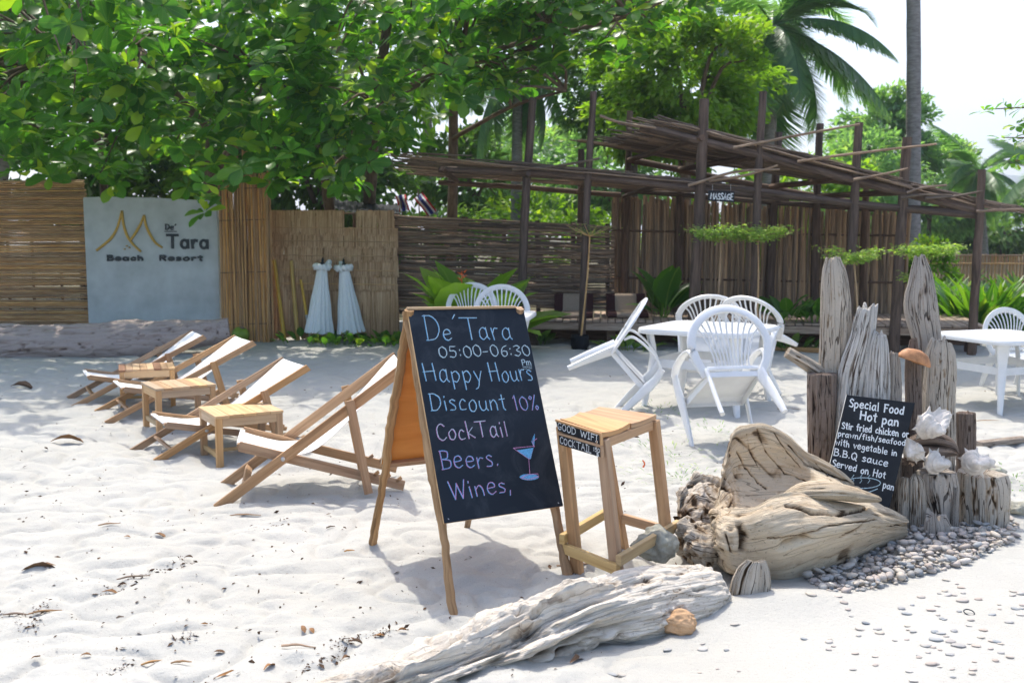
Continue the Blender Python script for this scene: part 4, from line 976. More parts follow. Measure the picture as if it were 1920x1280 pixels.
def root():
    b = G(1500, 1050, .08); T = thing('driftwood_root', 'large golden driftwood root with a flaring lip like a horn, beside the pebbles', 'driftwood', b)
    cols = [
        [(1345, 1030, 4.75), (1342, 985, 4.72), (1342, 950, 4.66), (1341, 953, 4.6), (1340, 960, 4.55), (1338, 966, 4.5), (1337, 975, 4.47), (1337, 1000, 4.47), (1342, 1034, 4.52)],
        [(1360, 1080, 4.95), (1358, 950, 4.93), (1361, 856, 4.90), (1364, 905, 4.84), (1364, 950, 4.66), (1343, 962, 4.40), (1340, 980, 4.33), (1343, 1015, 4.30), (1356, 1060, 4.36)],
        [(1385, 1090, 5.1), (1380, 930, 5.06), (1376, 812, 4.98), (1386, 890, 5.0), (1385, 952, 4.78), (1366, 960, 4.34), (1360, 990, 4.24), (1364, 1030, 4.20), (1378, 1078, 4.24)],
        [(1430, 1090, 5.15), (1420, 930, 5.1), (1402, 799, 5.02), (1422, 892, 5.04), (1424, 954, 4.80), (1408, 952, 4.30), (1405, 985, 4.22), (1412, 1035, 4.24), (1428, 1092, 4.36)],
        [(1480, 1090, 5.15), (1470, 930, 5.1), (1440, 797, 5.04), (1460, 892, 5.04), (1465, 952, 4.80), (1452, 930, 4.33), (1450, 972, 4.22), (1458, 1026, 4.22), (1478, 1098, 4.38)],
        [(1530, 1090, 5.15), (1510, 940, 5.1), (1478, 816, 5.03), (1500, 898, 5.0), (1510, 948, 4.76), (1498, 922, 4.40), (1500, 958, 4.27), (1508, 1010, 4.23), (1525, 1082, 4.42)],
        [(1580, 1060, 5.1), (1565, 950, 5.06), (1522, 852, 5.0), (1545, 900, 4.86), (1556, 942, 4.66), (1550, 932, 4.50), (1552, 962, 4.33), (1560, 998, 4.29), (1575, 1058, 4.46)],
        [(1625, 1070, 5.1), (1615, 960, 5.03), (1572, 880, 4.96), (1590, 915, 4.86), (1605, 942, 4.72), (1605, 942, 4.58), (1606, 966, 4.44), (1610, 990, 4.40), (1622, 1034, 4.56)],
        [(1665, 1050, 5.08), (1655, 968, 5.02), (1625, 925, 4.95), (1640, 940, 4.88), (1648, 955, 4.78), (1652, 958, 4.68), (1652, 968, 4.58), (1655, 986, 4.56), (1662, 1016, 4.68)],
        [(1702, 1012, 5.0), (1702, 985, 5.0), (1697, 970, 4.96), (1699, 970, 4.92), (1700, 972, 4.88), (1701, 976, 4.84), (1702, 980, 4.80), (1702, 990, 4.80), (1701, 1004, 4.84)],
    ]
    IN = (.15, .50); OUT = (.50, .9)
    lines = [(*IN, 1.6, .012, [(1385, 850), (1400, 878), (1422, 902), (1438, 912)]), (*IN, 1.3, .010, [(1420, 806), (1437, 850), (1470, 885), (1520, 905)]), (*IN, 1.5, .012, [(1478, 835), (1510, 868), (1560, 893), (1612, 912)]), (*IN, 1.1, .008, [(1452, 812), (1475, 850), (1500, 875)]), (*IN, 1.2, .008, [(1530, 868), (1560, 902), (1600, 920)]), (*IN, 1.0, .007, [(1400, 815), (1408, 850), (1425, 880)]),
             (*OUT, 2.6, .030, [(1475, 945), (1520, 958), (1575, 962), (1625, 950)]), (*OUT, 1.5, .014, [(1440, 1010), (1500, 1004), (1560, 985), (1640, 975)]), (*OUT, 1.6, .014, [(1590, 1000), (1650, 990), (1690, 985)]), (*OUT, 13, .07, [(1478, 1028), (1508, 1022), (1522, 1034)]), (*OUT, 6, .03, [(1385, 985), (1395, 1005), (1392, 1030)]), (*OUT, 2, .015, [(1360, 1000), (1372, 1040), (1400, 1080)])]
    sections_loft(cols, 260, 320, 5, 'root_body', M['drift_root'], T, .013, lines=lines)
    # tongue that lies over the body
    P = [D(1400, 930, 4.52), D(1450, 905, 4.50), D(1500, 905, 4.52), D(1560, 918, 4.52), D(1610, 930, 4.56), D(1643, 932, 4.62)]
    P = [D(1455, 940, 4.55), D(1500, 922, 4.50), D(1550, 918, 4.50), D(1600, 926, 4.55), D(1643, 934, 4.62)]
    log_obj('root_tongue', '', P, [.02, .050, .058, .048, .022], M['drift_root'], 41, 120, 150, (1.5, .72), amp=.06, parent=T, gx=.8, crack=.5, vb=.15)
    # left side lobe, bowl of its own
    c2 = [
        [(1268, 1040, 4.8), (1270, 1000, 4.78), (1276, 925, 4.74), (1276, 950, 4.7), (1272, 975, 4.66), (1268, 985, 4.62), (1266, 1000, 4.6), (1264, 1020, 4.6), (1268, 1042, 4.62)],
        [(1290, 1090, 4.95), (1292, 980, 4.92), (1298, 896, 4.88), (1298, 920, 4.8), (1296, 950, 4.68), (1286, 972, 4.56), (1283, 995, 4.5), (1282, 1020, 4.48), (1290, 1056, 4.52)],
        [(1320, 1090, 5.0), (1320, 970, 4.97), (1322, 890, 4.93), (1318, 915, 4.84), (1318, 950, 4.7), (1312, 975, 4.54), (1308, 1000, 4.46), (1308, 1030, 4.42), (1316, 1080, 4.46)],
        [(1350, 1090, 5.0), (1350, 970, 4.97), (1346, 898, 4.93), (1344, 920, 4.86), (1344, 960, 4.72), (1342, 985, 4.56), (1340, 1008, 4.46), (1340, 1036, 4.42), (1345, 1088, 4.46)],
        [(1385, 1085, 5.0), (1385, 1000, 4.97), (1380, 940, 4.9), (1375, 950, 4.85), (1374, 970, 4.75), (1372, 990, 4.6), (1370, 1010, 4.5), (1370, 1040, 4.46), (1376, 1086, 4.5)],
    ]
    sections_loft(c2, 90, 150, 15, 'side_lobe', M['drift_pale'], T, .018, crag=.9)
root()
# the long foreground log
P_LOG = [D(560, 1345, 3.22), D(690, 1318, 3.34), D(820, 1276, 3.48), D(950, 1226, 3.64), D(1080, 1170, 3.80), D(1200, 1136, 3.96), D(1280, 1122, 4.05), D(1322, 1114, 4.12)]
log_obj('driftwood_log', 'long bleached driftwood log half buried in the sand in the foreground', P_LOG, [.085, .115, .14, .16, .172, .183, .170, .148], M['drift_log'], 51, 200, 460, (1., .86), amp=.07, cat='log', crack=.35, gx=3.0, vb=.12, erode=True)
# the grey beach log by the sign wall
log_obj('beach_log', 'huge grey weathered log lying in front of the concrete sign wall', [D(-260, 655, 12.9), D(-60, 650, 12.9), D(120, 644, 12.9), D(260, 637, 13.0), D(370, 626, 13.1), D(430, 619, 13.2)],
        [.33, .31, .26, .27, .20, .17], M['drift_beach'], 52, 110, 300, (1, .95), amp=.16, cat='log', gx=2.0, crack=.35)

# stones
def stone(name, label, cat, pos, sz, mat, seed, group=None, rough=.22):
    import bmesh
    bm = bmesh.new(); bmesh.ops.create_icosphere(bm, subdivisions=5, radius=1)
    V = np.array([v.co[:] for v in bm.verts]); d = fbm(V*1.1, 4, seed)*rough*2+fbm(V*4, 3, seed+4)*.10-np.clip(fbm(V*2.2, 2, seed+9), 0, 1)*.12
    V2 = V*(1+d)[:, None]*np.array(sz)
    for v, c in zip(bm.verts, V2): v.co = c
    me = bpy.data.meshes.new(name); bm.to_mesh(me); bm.free(); me.polygons.foreach_set('use_smooth', np.full(len(me.polygons), True)); me.materials.append(mat)
    o = link(name, me); o.location = pos; tag(o, label, cat, group); return o
stone('lichen_rock', 'grey-green craggy rock between the stool and the driftwood root', 'rock', D(1236, 1022, 4.45), (.095, .09, .085), M['rock'], 3)
p = GG(1274, 1180); stone('ochre_stone', 'single orange-brown stone on the sand against the long log', 'stone', p+Vector((0, 0, .03)), (.078, .055, .046), M['ochre'], 8)

# ================================================================ FENCES AND SIGN WALL
def rnd(a, b): return random.uniform(a, b)
FY = 14.7
def left_fence():
    x0, x1 = D(-60, 500, FY).x-1.0, D(167, 500, FY).x; zt = D(80, 338, FY).z
    T = thing('reed_fence', 'tall fence of horizontal light brown reeds left of the concrete sign', 'fence', ((x0+x1)/2, FY, 0))
    me = []
    for k in range(4):
        m = MB(); m.tube([(-.6-(x1-x0)/2+.6, 0, 0), (0, rnd(-.01, .01), rnd(-.012, .012)), ((x1-x0)/2, 0, 0)], [.013, .016, .012], 6, rough=.12, seed=k); me.append(m.me('reed', M['cane'], True))
    z = .02; i = 0
    while z < zt:
        o = link('reed', me[i % 4], T, (rnd(-.03, .01), (i % 2)*.018, z), (0, rnd(-.006, .006), 0)); z += rnd(.013, .021) if rnd(0, 1) > .08 else .034; i += 1
    for u in (12, 58, 112, 155):
        x = D(u, 500, FY).x-(x0+x1)/2; m = MB(); m.tube([(x, .045, -.1), (x+rnd(-.02, .02), .045, zt+.02)], .022, 7, rough=.1, seed=u); obj('post', m, M['post'], T, smooth=True)
left_fence()
def sign_wall():
    q = [D(168, 640, 14.6), D(414, 640, 14.6), D(416, 376, 14.6), D(168, 370, 14.6)]; x0, x1 = q[0].x, q[1].x
    T = thing('concrete_sign', 'blue-grey concrete resort sign with golden roof emblem and dark letters', 'sign', ((x0+x1)/2, 14.6, 0))
    g = [(x0, -.15), (x1, -.15), (x1, q[2].z), (x1-.4, q[2].z+.012), (x0+1, q[3].z-.004), (x0+.3, q[3].z+.008), (x0, q[3].z)]
    m = MB(); m.loft([[Vector((x, 14.6, z)) for x, z in g], [Vector((x, 14.78, z)) for x, z in g]][::-1]); obj('slab', m, M['concrete'], T, world=True)
    n = Vector((0, -1, 0)); P = lambda u, v: D(u, v, 14.6)
    def raised(mb, pts, w_, th=.02, sm=True):
        if sm: pts = [Vector(p) for p in cat_interp(pts, len(pts)*5)]
        wv = w_ if not np.isscalar(w_) else [w_, w_]
        flat_tube(mb, [p+n*th*.5 for p in pts], wv, th, Vector((.01, 0, 1)) if abs((pts[-1]-pts[0]).x) > abs((pts[-1]-pts[0]).z) else Vector((1, 0, .01)), n=8, m=max(2, len(pts)))
    m = MB()
    for c in ([(181, 469.6), (196, 458), (210, 445), (221, 425), (229, 395)], [(229, 395), (232, 420), (239, 442), (250, 458), (265, 472)], [(244.5, 451), (255, 436), (264, 420), (270.7, 403)], [(270.7, 403), (274, 422), (282, 440), (292, 455), (305, 464.5)]):
        raised(m, [P(*p) for p in c], [.035, .04, .03])
    for u, v in ((238, 461), (234, 467), (243, 464)): raised(m, [P(u-1.5, v), P(u+1.5, v)], .02, sm=False)
    obj('roof_emblem', m, M['gold'], T, world=True)
    m = MB()
    def letters(txt, s, e, cap, w_):
        S, E = P(*s), P(*e); mm = []
        ex = (E-S); L = ex.length; ex /= L; tot = sum(GLY[c][0]+.22 for c in txt)-.22; sx = L/tot; x = 0
        for c in txt:
            wd, ss = glyph_strokes(c)
            if c == 'a': ss = [[(.27+.25*math.cos(t), .31+.31*math.sin(t)) for t in np.linspace(0, 2*PI, 18)], [(.53, .64), (.53, 0)]]
            for st in ss: ribbon_solid(m, [S+ex*((x+a)*sx)+Vector((0, 0, 1))*b*cap for a, b in st], w_, n, .018)
            x += wd+.22
    def ribbon_solid(mb, P_, w_, n, th):
        for i in range(len(P_)-1):
            a, b = P_[i], P_[i+1]; d = (b-a)
            if d.length < 1e-5: continue
            d.normalize(); mb.beam(a-d*w_*.3+n*th*.5, b+d*w_*.3+n*th*.5, w_, th+rnd(0, .001), n, ch=.05)
    letters('Tara', (314, 464.6), (391, 465.4), .185, .038); letters("De'", (310.5, 430.5), (331, 431), .078, .014)
    ribbon_solid(m, [P(309, 434), P(331, 434)], .012, n, .016)
    letters('Beach', (202, 488), (269, 488), .068, .026); letters('Resort', (300, 488), (380, 488), .068, .026)
    obj('letters', m, M['black'], T, world=True)
sign_wall()
def cane_panel():
    x0, x1 = D(414, 500, 14.45).x, D(508, 500, 14.45).x
    T = thing('bamboo_screen', 'tall bundle of upright brown canes right of the concrete sign', 'screen', ((x0+x1)/2, 14.45, 0)); me = []
    for k in range(4):
        m = MB(); m.tube([(0, 0, -.1), (rnd(-.01, .01), 0, 1.2), (rnd(-.012, .012), 0, 2.4)], [.017, .016, .014], 7, rough=.07, seed=k+5); me.append(m.me('cane', M['cane_v'], True))
    x = -(x1-x0)/2; i = 0
    while x < (x1-x0)/2:
        u = (x/(x1-x0)+.5); h = 2.35+.12*rnd(0, 1)+(1.15 if .28 < u < .62 and rnd(0, 1) > .45 else 0)
        link('cane', me[i % 4], T, (x, rnd(-.03, .03), 0), (rnd(-.005, .005), rnd(-.012, .012), rnd(0, 6))).scale = (1, 1, h/2.4); x += rnd(.009, .014); i += 1
    for z in (.25, 1.0, 1.75, 2.2):
        m = MB(); m.tube([(-(x1-x0)/2, -.022, z), ((x1-x0)/2, -.022, z+.02)], .006, 5); obj('binding_wire', m, M['post'], T)
    for x in (-.33, .3):
        m = MB(); m.tube([(x, .06, -.1), (x, .06, 2.3)], .04, 8, rough=.05); obj('post', m, M['post'], T)
cane_panel()

# thatch
def thatch():
    T = thing('thatch_fence', 'tan thatch panel of overlapping straw strips behind the parasols', 'fence', (D(620, 500, 14.9).x, 14.9, 0)); Y = 14.9
    rows = [(395, 428), (425, 452), (450, 478), (477, 506), (504, 532), (530, 632)]
    for i, (v0, v1) in enumerate(rows):
        V = []; Fc = []; uv = []; var = []; ya = Y-.02*i-.012; n = 760 if i < 5 else 2200
        for k in range(n):
            u = 505+(745-505)*rnd(0, 1) if i else 508+(645-508)*rnd(0, 1)
            if i == 0 and k % 4 == 0: u = 668+(70)*rnd(0, 1)
            sag = 4*math.sin((u-505)/110.)
            a = D(u, v0+sag*(i > 0)+rnd(-1, 2), ya+rnd(-.008, .008)); ln = (v1-v0+8)*(rnd(.92, 1.08) if i < 5 else rnd(.80, 1.0)-.1*max(0, math.sin(u*.06)))
            b = D(u+rnd(-2.5, 2.5)+(rnd(-5, 5) if i == 5 else 0), v0+sag+ln, ya-.055+rnd(-.015, .015)); w_ = rnd(.005, .012); bb = len(V)
            V += [(a.x-w_, a.y, a.z), (a.x+w_, a.y, a.z), (b.x+w_*.5, b.y, b.z), (b.x-w_*.5, b.y, b.z)]; Fc.append((bb, bb+1, bb+2, bb+3)); z = rnd(0, 9); vv = min(1, max(0, random.gauss(.55, .25))); var += [vv*.8, vv*.8, vv, vv] if i < 5 else [vv, vv, vv*.55, vv*.55]
            uv += [(z, 0), (z, .02), (z+.4, .02), (z+.4, 0)]
        V = np.array(V)-np.array(wpos(T)); me = fast_mesh('thatch', V, Fc, M['straw'], uv, var, smooth=False); link('thatch_strip', me, T)
        if i:
            m = MB(); m.tube([D(512, v0+1, ya-.03)-T.location, D(620, v0+2, ya-.03)-T.location, D(742, v0+4, ya-.03)-T.location], .007, 5); obj('batten', m, M['cane'], T)
    for u in (520, 600, 665, 735):
        m = MB(); a, b = D(u, 645, 14.99)-T.location, D(u, 400, 14.99)-T.location; m.tube([a, b], .03, 7); obj('post', m, M['post'], T)
thatch()
m = MB(); a, b = D(512, 612, 15.1), D(1010, 592, 15.1); m.loft([[Vector((x, y, z)) for x, y, z in ((a.x, 15.1, -.1), (b.x, 15.1, -.1), (b.x, 15.1, b.z), (D(700, 605, 15.1).x, 15.1, D(700, 605, 15.1).z), (a.x, 15.1, a.z))], [Vector((x, 15.3, z)) for x, z in ((a.x, -.1), (b.x, -.1), (b.x, b.z), (D(700, 605, 15.1).x, D(700, 605, 15.1).z), (a.x, a.z))]][::-1])
o = obj('low_wall', m, M['concrete2'], world=True); tag(o, 'low pale concrete wall under the thatch and brushwood fences', 'wall')

def brush_fence():
    Y = 15.05; T = thing('brushwood_fence', 'dark see-through fence of horizontal woven sticks behind the deck cushions', 'fence', (D(930, 500, Y).x, Y, 0)); L0 = wpos(T)
    me = []
    for k in range(6):
        m = MB(); L = 1.0; m.tube([(0, 0, 0), (.33, rnd(-.01, .01), rnd(-.012, .012)), (.66, rnd(-.01, .01), rnd(-.012, .012)), (1, 0, 0)], [.013, .014, .012, .008], 6, rough=.14, seed=k+40, m=14); me.append(m.me('stick', M['stick'], True))
    v = 402; cnt = 0
    while v < 588:
        t = (v-402)/186; ul = 695+rnd(-14, 42)+30*math.sin(v*.08)*.6; ur = 1152
        slope = 22*(1-t)                                   # top edge falls to the right
        segs = [ul, ul+rnd(150, 260), ul+rnd(300, 380), ur]
        for a, b in ((segs[0], segs[1]+30), (segs[1], segs[2]+30), (segs[2], segs[3])):
            if b-a < 20: continue
            va = v+slope*(a-695)/460; vb = v+slope*(b-695)/460
            if b > 1000 and v > 575: continue
            p, q = D(a, va, Y+rnd(-.03, .03))-L0, D(b, vb+rnd(-2, 2), Y+rnd(-.03, .03))-L0; d = q-p
            o = link('stick', me[cnt % 6], T, p); o.rotation_mode = 'QUATERNION'; o.rotation_quaternion = d.to_track_quat('X', 'Z'); k = rnd(1.0, 1.9); o.scale = (d.length, k, k); cnt += 1
            if cnt > 290: return T
        v += rnd(2.1, 3.5)*(1 if rnd(0, 1) > .1 else 2.2)
    for u in (745, 800, 870, 945, 1010, 1075, 1140):
        m = MB(); a, b = D(u, 640, Y+.06)-L0, D(u+rnd(-3, 3), 398+22*(u-695)/460, Y+.06)-L0; m.tube([a, b], .035 if u != 870 else .05, 7, rough=.08, seed=u); obj('post', m, M['post'], T, smooth=True)
    return T
brush_fence()
# dark roofing sheet lying on the fence top
T = thing('roofing_sheet', 'dark corrugated roofing sheet lying on top of the thatch fence', 'roofing sheet', D(690, 396, 15.4))
g = np.zeros((40, 6, 3))
for i in range(40):
    for j in range(6):
        q = D(628+i*3.1, 391+i*.42+3*math.sin(i*.1), 15.1+j*.16); g[i, j] = (q.x, q.y, q.z+.012*math.sin(i*1.6)+j*.035)
g = g-np.array(T.location); me = fast_mesh('sheet', g.reshape(-1, 3), grid_faces(40, 6, False), M['blackplastic']); link('corrugated_sheet', me, T)
m = MB(); m.tube([D(628, 398, 15.1)-T.location, D(755, 408, 15.1)-T.location], .018, 6); obj('support_pole', m, M['stick'], T)

# leaning poles
for (a, b), lab in ((((514, 487), (534, 638)), 'yellow bamboo pole leaning on the cane screen, leftmost of three'), (((546, 489), (559, 638)), 'yellow bamboo pole leaning straight in the middle of three')):
    m = MB(); p, q = D(*a, 14.75), GG(*b); m.tube([q-Vector((0, 0, .05)), p], [.032, .026], 8, rough=.03, m=8); o = obj('bamboo_pole', m, M['bamboo'], smooth=True, world=True); tag(o, lab, 'pole', 'poles leaning on the thatch')
p, q = D(564, 524, 14.7), GG(583, 638); T = thing('broken_pole', 'thin two-tone pole with a white painted lower end beside the left parasol', 'pole', q, group='poles leaning on the thatch')
m = MB(); m.tube([q.lerp(p, .42), p], [.022, .019], 7, m=4); obj('upper_length', m, M['bamboo'], T, smooth=True, world=True)
m = MB(); m.tube([q-Vector((0, 0, .04)), q.lerp(p, .42)], [.02, .022], 7, m=4); obj('painted_length', m, M['concrete2'], T, smooth=True, world=True)

# closed parasols
def parasol(tip, foot, lab, lean, seed):
    f = GG(*foot); tp = D(*tip, f.y+.08); H = (tp-f).length
    T = thing('closed_parasol', lab, 'parasol', f, group='closed pale parasols in front of the thatch')
    ax = (tp-f).normalized(); T.rotation_euler = (0, math.atan2(ax.x, ax.z), 0)
    m = MB(); m.tube([(0, 0, -.1), (0, 0, H*.93)], .018, 8); obj('pole', m, M['bamboo'], T)
    n = 64; R = 26; g = np.zeros((R, n, 3)); a = np.linspace(0, 2*PI, n, endpoint=False)
    for i in range(R):
        t = i/(R-1); z = H*(.085+.80*t); r = .132*(1-t)+.062; r = r*(1+.02*math.sin(t*14+seed)); pl = .10*(1-t*.6)*np.cos(a*14+seed)+.05*np.cos(a*5+t*2); rr = r*(1+pl); g[i] = np.stack([rr*np.cos(a), rr*np.sin(a), np.full(n, z)+.010*np.cos(a*14+seed)*(1-t)], -1)
    me = fast_mesh('canopy', g.reshape(-1, 3), grid_faces(R, n), M['parasol']); link('canopy', me, T)
    m = MB()
    for k in range(14):
        aa = 2*PI*k/14; m.beam((0.02*math.cos(aa), .02*math.sin(aa), H*.35), (.2*math.cos(aa), .2*math.sin(aa), H*.085), .008, .012)
    obj('ribs', m, M['bamboo'], T)
    m = MB(); m.lathe([(0, H*.085+.03), (.16, H*.085+.02), (.20, H*.085), (.15, H*.08), (0, H*.078)], 18); obj('rib_ring', m, M['thatch'], T)
    # cloth bow at the top
    m = MB(); zz = H*.875
    for k in range(9):
        aa = 2*PI*k/9+seed; r0 = .10+(.05 if k in (0, 1) else 0); m.tube([(0.02*math.cos(aa), .02*math.sin(aa), zz), (r0*math.cos(aa), r0*math.sin(aa), zz+.015+(.06 if k == 0 else 0)), (.10*math.cos(aa+.4), .10*math.sin(aa+.4), zz-.04)], [.02, .04, .02], 8, rough=.15, seed=k)
    obj('cloth_bow', m, M['parasol'], T, smooth=True)
    m = MB(); m.lathe([(0, H*.89), (.034, H*.89), (.03, H*.925), (.016, H*.94), (.02, H*.96), (.006, H*.985), (0, H)], 10); obj('finial', m, M['black'], T)
parasol((607, 481), (598, 637), 'left of the two closed pale parasols, nearer the bamboo poles', 0, 1); parasol((645, 483), (660, 637), 'right of the two closed pale parasols, with a looped bow', 0, 2)

# green coconut
p = GG(448, 641); m = MB(); m.lathe([(0, -.02), (.06, -.01), (.105, .04), (.125, .10), (.12, .155), (.085, .205), (.04, .225), (.015, .222), (0, .215)], 20)
o = obj('green_coconut', m, M['coconut'], smooth=True); o.location = p; o.rotation_euler = (.2, .3, 0); tag(o, 'green coconut on the sand at the end of the grey beach log', 'coconut')
m = MB(); m.lathe([(0, .215), (.035, .218), (.04, .226), (.015, .238), (0, .24)], 8); obj('stalk_cap', m, M['stick'], o)

# flags
def flag(u0, v0, u1, v1, Y, lab, seed):
    T = thing('flag', lab, 'flag', D(u0, v0, Y), group='small red white and blue flags above the brushwood fence'); L0 = wpos(T); a, b = D(u0, v0, Y), D(u1, v1, Y); ax = b-a; nrm = Vector((ax.z, 0, -ax.x)).normalized(); W = .17
    names = [('stripe_red', .0, 1/6.), ('stripe_white', 1/6., 1/3.), ('stripe_blue', 1/3., 2/3.), ('stripe_white', 2/3., 5/6.), ('stripe_red', 5/6., 1.)]
    for nm, s0, s1 in names:
        m = MB()
        for i in range(8):
            pts = []
            for t, s in ((i/8, s0), ((i+1)/8, s0), ((i+1)/8, s1), (i/8, s1)): pts.append(a+ax*t+nrm*W*(s-.5)+Vector((0, .05*math.sin(t*7+s*3+seed), 0)))
            m.quad(pts)
        obj(nm, m, M['flag_'+nm[7:]], T, world=True)
    m = MB(); m.tube([a-Vector((0, 0, -.1)), Vector((a.x+.1, a.y, .1))], .012, 6); obj('pole', m, M['stick'], T, world=True)
M['flag_red'] = plain('flag_red', (.45, .02, .03), .8); M['flag_white'] = plain('flag_white', (.7, .7, .72), .8); M['flag_blue'] = plain('flag_blue', (.02, .03, .20), .8)
flag(784, 366, 811, 401, 16.5, 'flag on the right, drooping to the right above the brushwood fence', 1); flag(751, 366, 758, 396, 16.5, 'flag on the left, hanging almost straight down', 2)

# ================================================================ MASSAGE HUT
def hut():
    base = Vector((4.2, 14.2, 0)); T = thing('massage_hut', 'dark open timber hut with sloping stick roof and wooden deck', 'hut', base); L0 = wpos(T)
    def pole(name, pts, r, mat='post', seed=0, n=8, rough=.08, mm=None):
        m = MB(); m.tube([Vector(p)-L0 for p in pts], r, n, rough=rough, seed=seed, m=mm or 12); return obj(name, m, M[mat], T, smooth=True)
    # posts: (top u,v) (bottom u,v) Y
    front = [((999, 183), (974, 600), 13.9, .062), ((1113, 172), (1090, 655), 13.7, .052), ((1321, 186), (1298, 600), 13.5, .078), ((1431, 172), (1412, 600), 13.4, .058), ((1611, 230), (1588, 610), 13.25, .065), ((1701, 258), (1678, 620), 13.15, .075), ((1841, 318), (1822, 630), 12.9, .06)]
    back = [((1181, 208), (1168, 600), 15.6, .055), ((1275, 360), (1268, 600), 15.5, .075), ((1460, 248), (1440, 600), 15.3, .07), ((1538, 232), (1528, 600), 15.2, .065), ((1090, 280), (1082, 600), 15.7, .06), ((1625, 340), (1620, 600), 15.1, .06)]
    for i, (t, b, Y, r) in enumerate(front+back):
        a, c = D(*t, Y), D(*b, Y); mid = (a+c)/2+Vector((rnd(-.03, .03), 0, 0)); c.z = min(c.z, .0)-.1; pole('post', [c, mid, a], [r, r*.97, r*.85], seed=i)
    P = lambda u, v, Y: D(u, v, Y)
    # beams
    pole('beam', [P(1085, 322, 13.75), P(1317, 346, 13.55), P(1433, 361, 13.4), P(1600, 382, 13.25), P(1835, 403, 12.95)], .05, seed=31)
    pole('beam', [P(1200, 238, 13.6), P(1320, 266, 13.5), P(1433, 294, 13.4), P(1600, 337, 13.25), P(1840, 398, 12.95)], .055, seed=32)
    pole('beam', [P(1180, 300, 15.6), P(1440, 352, 15.3), P(1620, 385, 15.1)], .05, seed=33)
    pole('beam', [P(1165, 356, 15.6), P(1440, 379, 15.3), P(1640, 392, 15.1)], .04, seed=34)
    pole('beam', [P(822, 342, 15.3), P(985, 352, 15.5), P(1165, 366, 15.6)], .04, seed=35)
    pole('beam', [P(822, 318, 13.9), P(985, 325, 13.85), P(1113, 333, 13.7), P(1330, 358, 13.5), P(1480, 372, 13.4)], .045, seed=36)
    for u0, v0, u1, v1 in ((1180, 300, 1317, 258), (1275, 318, 1433, 290), (1445, 350, 1600, 334), (1535, 368, 1705, 360), (1625, 388, 1835, 394)):
        pole('rafter', [P(u0, v0, 15.5-.001*(u0-1180)), P(u1, v1, 13.4)], .042, seed=u0)
    for u0, v0, u1, v1 in ((860, 343, 830, 316), (985, 352, 990, 326), (1085, 360, 1105, 332), (1170, 368, 1230, 348)):
        pole('rafter', [P(u0, v0, 15.5), P(u1, v1, 13.7)], .035, seed=u0)
    # loose poles sticking up from the roof
    for i, q in enumerate((((1375, 277), (1500, 253), (1612, 233)), ((1495, 303), (1600, 288), (1756, 270)), ((1600, 337), (1650, 328), (1702, 316)), ((1735, 372), (1790, 368), (1842, 358)), ((1700, 362), (1730, 352), (1775, 347)), ((1830, 396), (1880, 394), (1935, 391)), ((1690, 372), (1720, 366), (1785, 366)), ((1330, 340), (1400, 328), (1458, 310)), ((1290, 348), (1380, 322), (1462, 318)), ((960, 318), (1040, 312), (1124, 297)), ((1125, 217), (1160, 229), (1230, 240)))):
        pole('loose_pole', [P(a, b, 13.3-.001*(a-1400)) for a, b in q], [.022, .02, .015], 'stick', seed=60+i, n=6)
    # roof sticks
    me = []
    for k in range(6):
        m = MB(); m.tube([(0, 0, 0), (.25, rnd(-.012, .012), rnd(-.02, .02)), (.6, rnd(-.012, .012), rnd(-.02, .02)), (1, 0, 0)], [.015, .017, .014, .009], 6, rough=.15, seed=k+140, m=12); me.append(m.me('roof_stick', M['stick'], True))
    cnt = 0
    def stick(p, q, k=1.):
        nonlocal cnt
        d = q-p; o = link('roof_stick', me[cnt % 6], T, p-L0); o.rotation_mode = 'QUATERNION'; o.rotation_quaternion = d.to_track_quat('X', 'Z'); k *= rnd(.5, .95); o.scale = (d.length, k, k); cnt += 1
    def roofpt(s, t):                    # s along the ridge 0..1, t front 0 .. back 1
        f = P(1262+578*s, 240+155*s, 13.55-.6*s); b = P(1165+715*s, 286+114*s, 15.5-.9*s)
        return f.lerp(b, t)+Vector((0, 0, .05))
    n = 46
    for i in range(n):
        t = i/(n-1)*1.04-.02; cuts = [rnd(-.15, .03), rnd(.25, .38), rnd(.6, .74), 1+rnd(-.02, .05)]
        for a, b in zip(cuts[:-1], cuts[1:]):
            stick(roofpt(a, t+rnd(-.01, .01)), roofpt(min(b+rnd(.03, .09), 1.06), t+rnd(-.01, .01))+Vector((0, 0, rnd(0, .04))))
    def roof2(s, t):
        f = P(830+520*s, 303+50*s, 13.75-.3*s); b = P(860+480*s, 338+30*s, 15.5); return f.lerp(b, t)+Vector((0, 0, .04))
    for i in range(34):
        t = i/33; cuts = [rnd(-.22, .05) if i % 4 else rnd(-.3, -.15), rnd(.35, .6), 1+rnd(-.1, .04)]
        for a, b in zip(cuts[:-1], cuts[1:]): stick(roof2(a, t), roof2(b+.06, t+rnd(-.02, .02))+Vector((0, 0, rnd(0, .03))), .9)
    # thin layer of brush on top of the sticks
    mats = MB()
    for i in range(1300):
        s, t = rnd(-.06, 1), rnd(0, 1.0); a = roofpt(s, t)+Vector((0, 0, rnd(.03, .08))); b = roofpt(min(1.05, s+rnd(.1, .25)), t+rnd(-.05, .05))+Vector((0, 0, rnd(.03, .10))); mats.tube([a-L0, b-L0], [.012, .006], 4, m=2)
    for i in range(240):
        s, t = rnd(-.2, .9), rnd(0, 1.0); a = roof2(s, t)+Vector((0, 0, rnd(.03, .06))); b = roof2(s+rnd(.12, .3), t+rnd(-.05, .05))+Vector((0, 0, rnd(.03, .07))); mats.tube([a-L0, b-L0], [.012, .007], 4, m=2)
    o = obj('roof_brush', mats, M['stick'], T); o['kind'] = 'stuff'
    # back wall canes
    mc = []
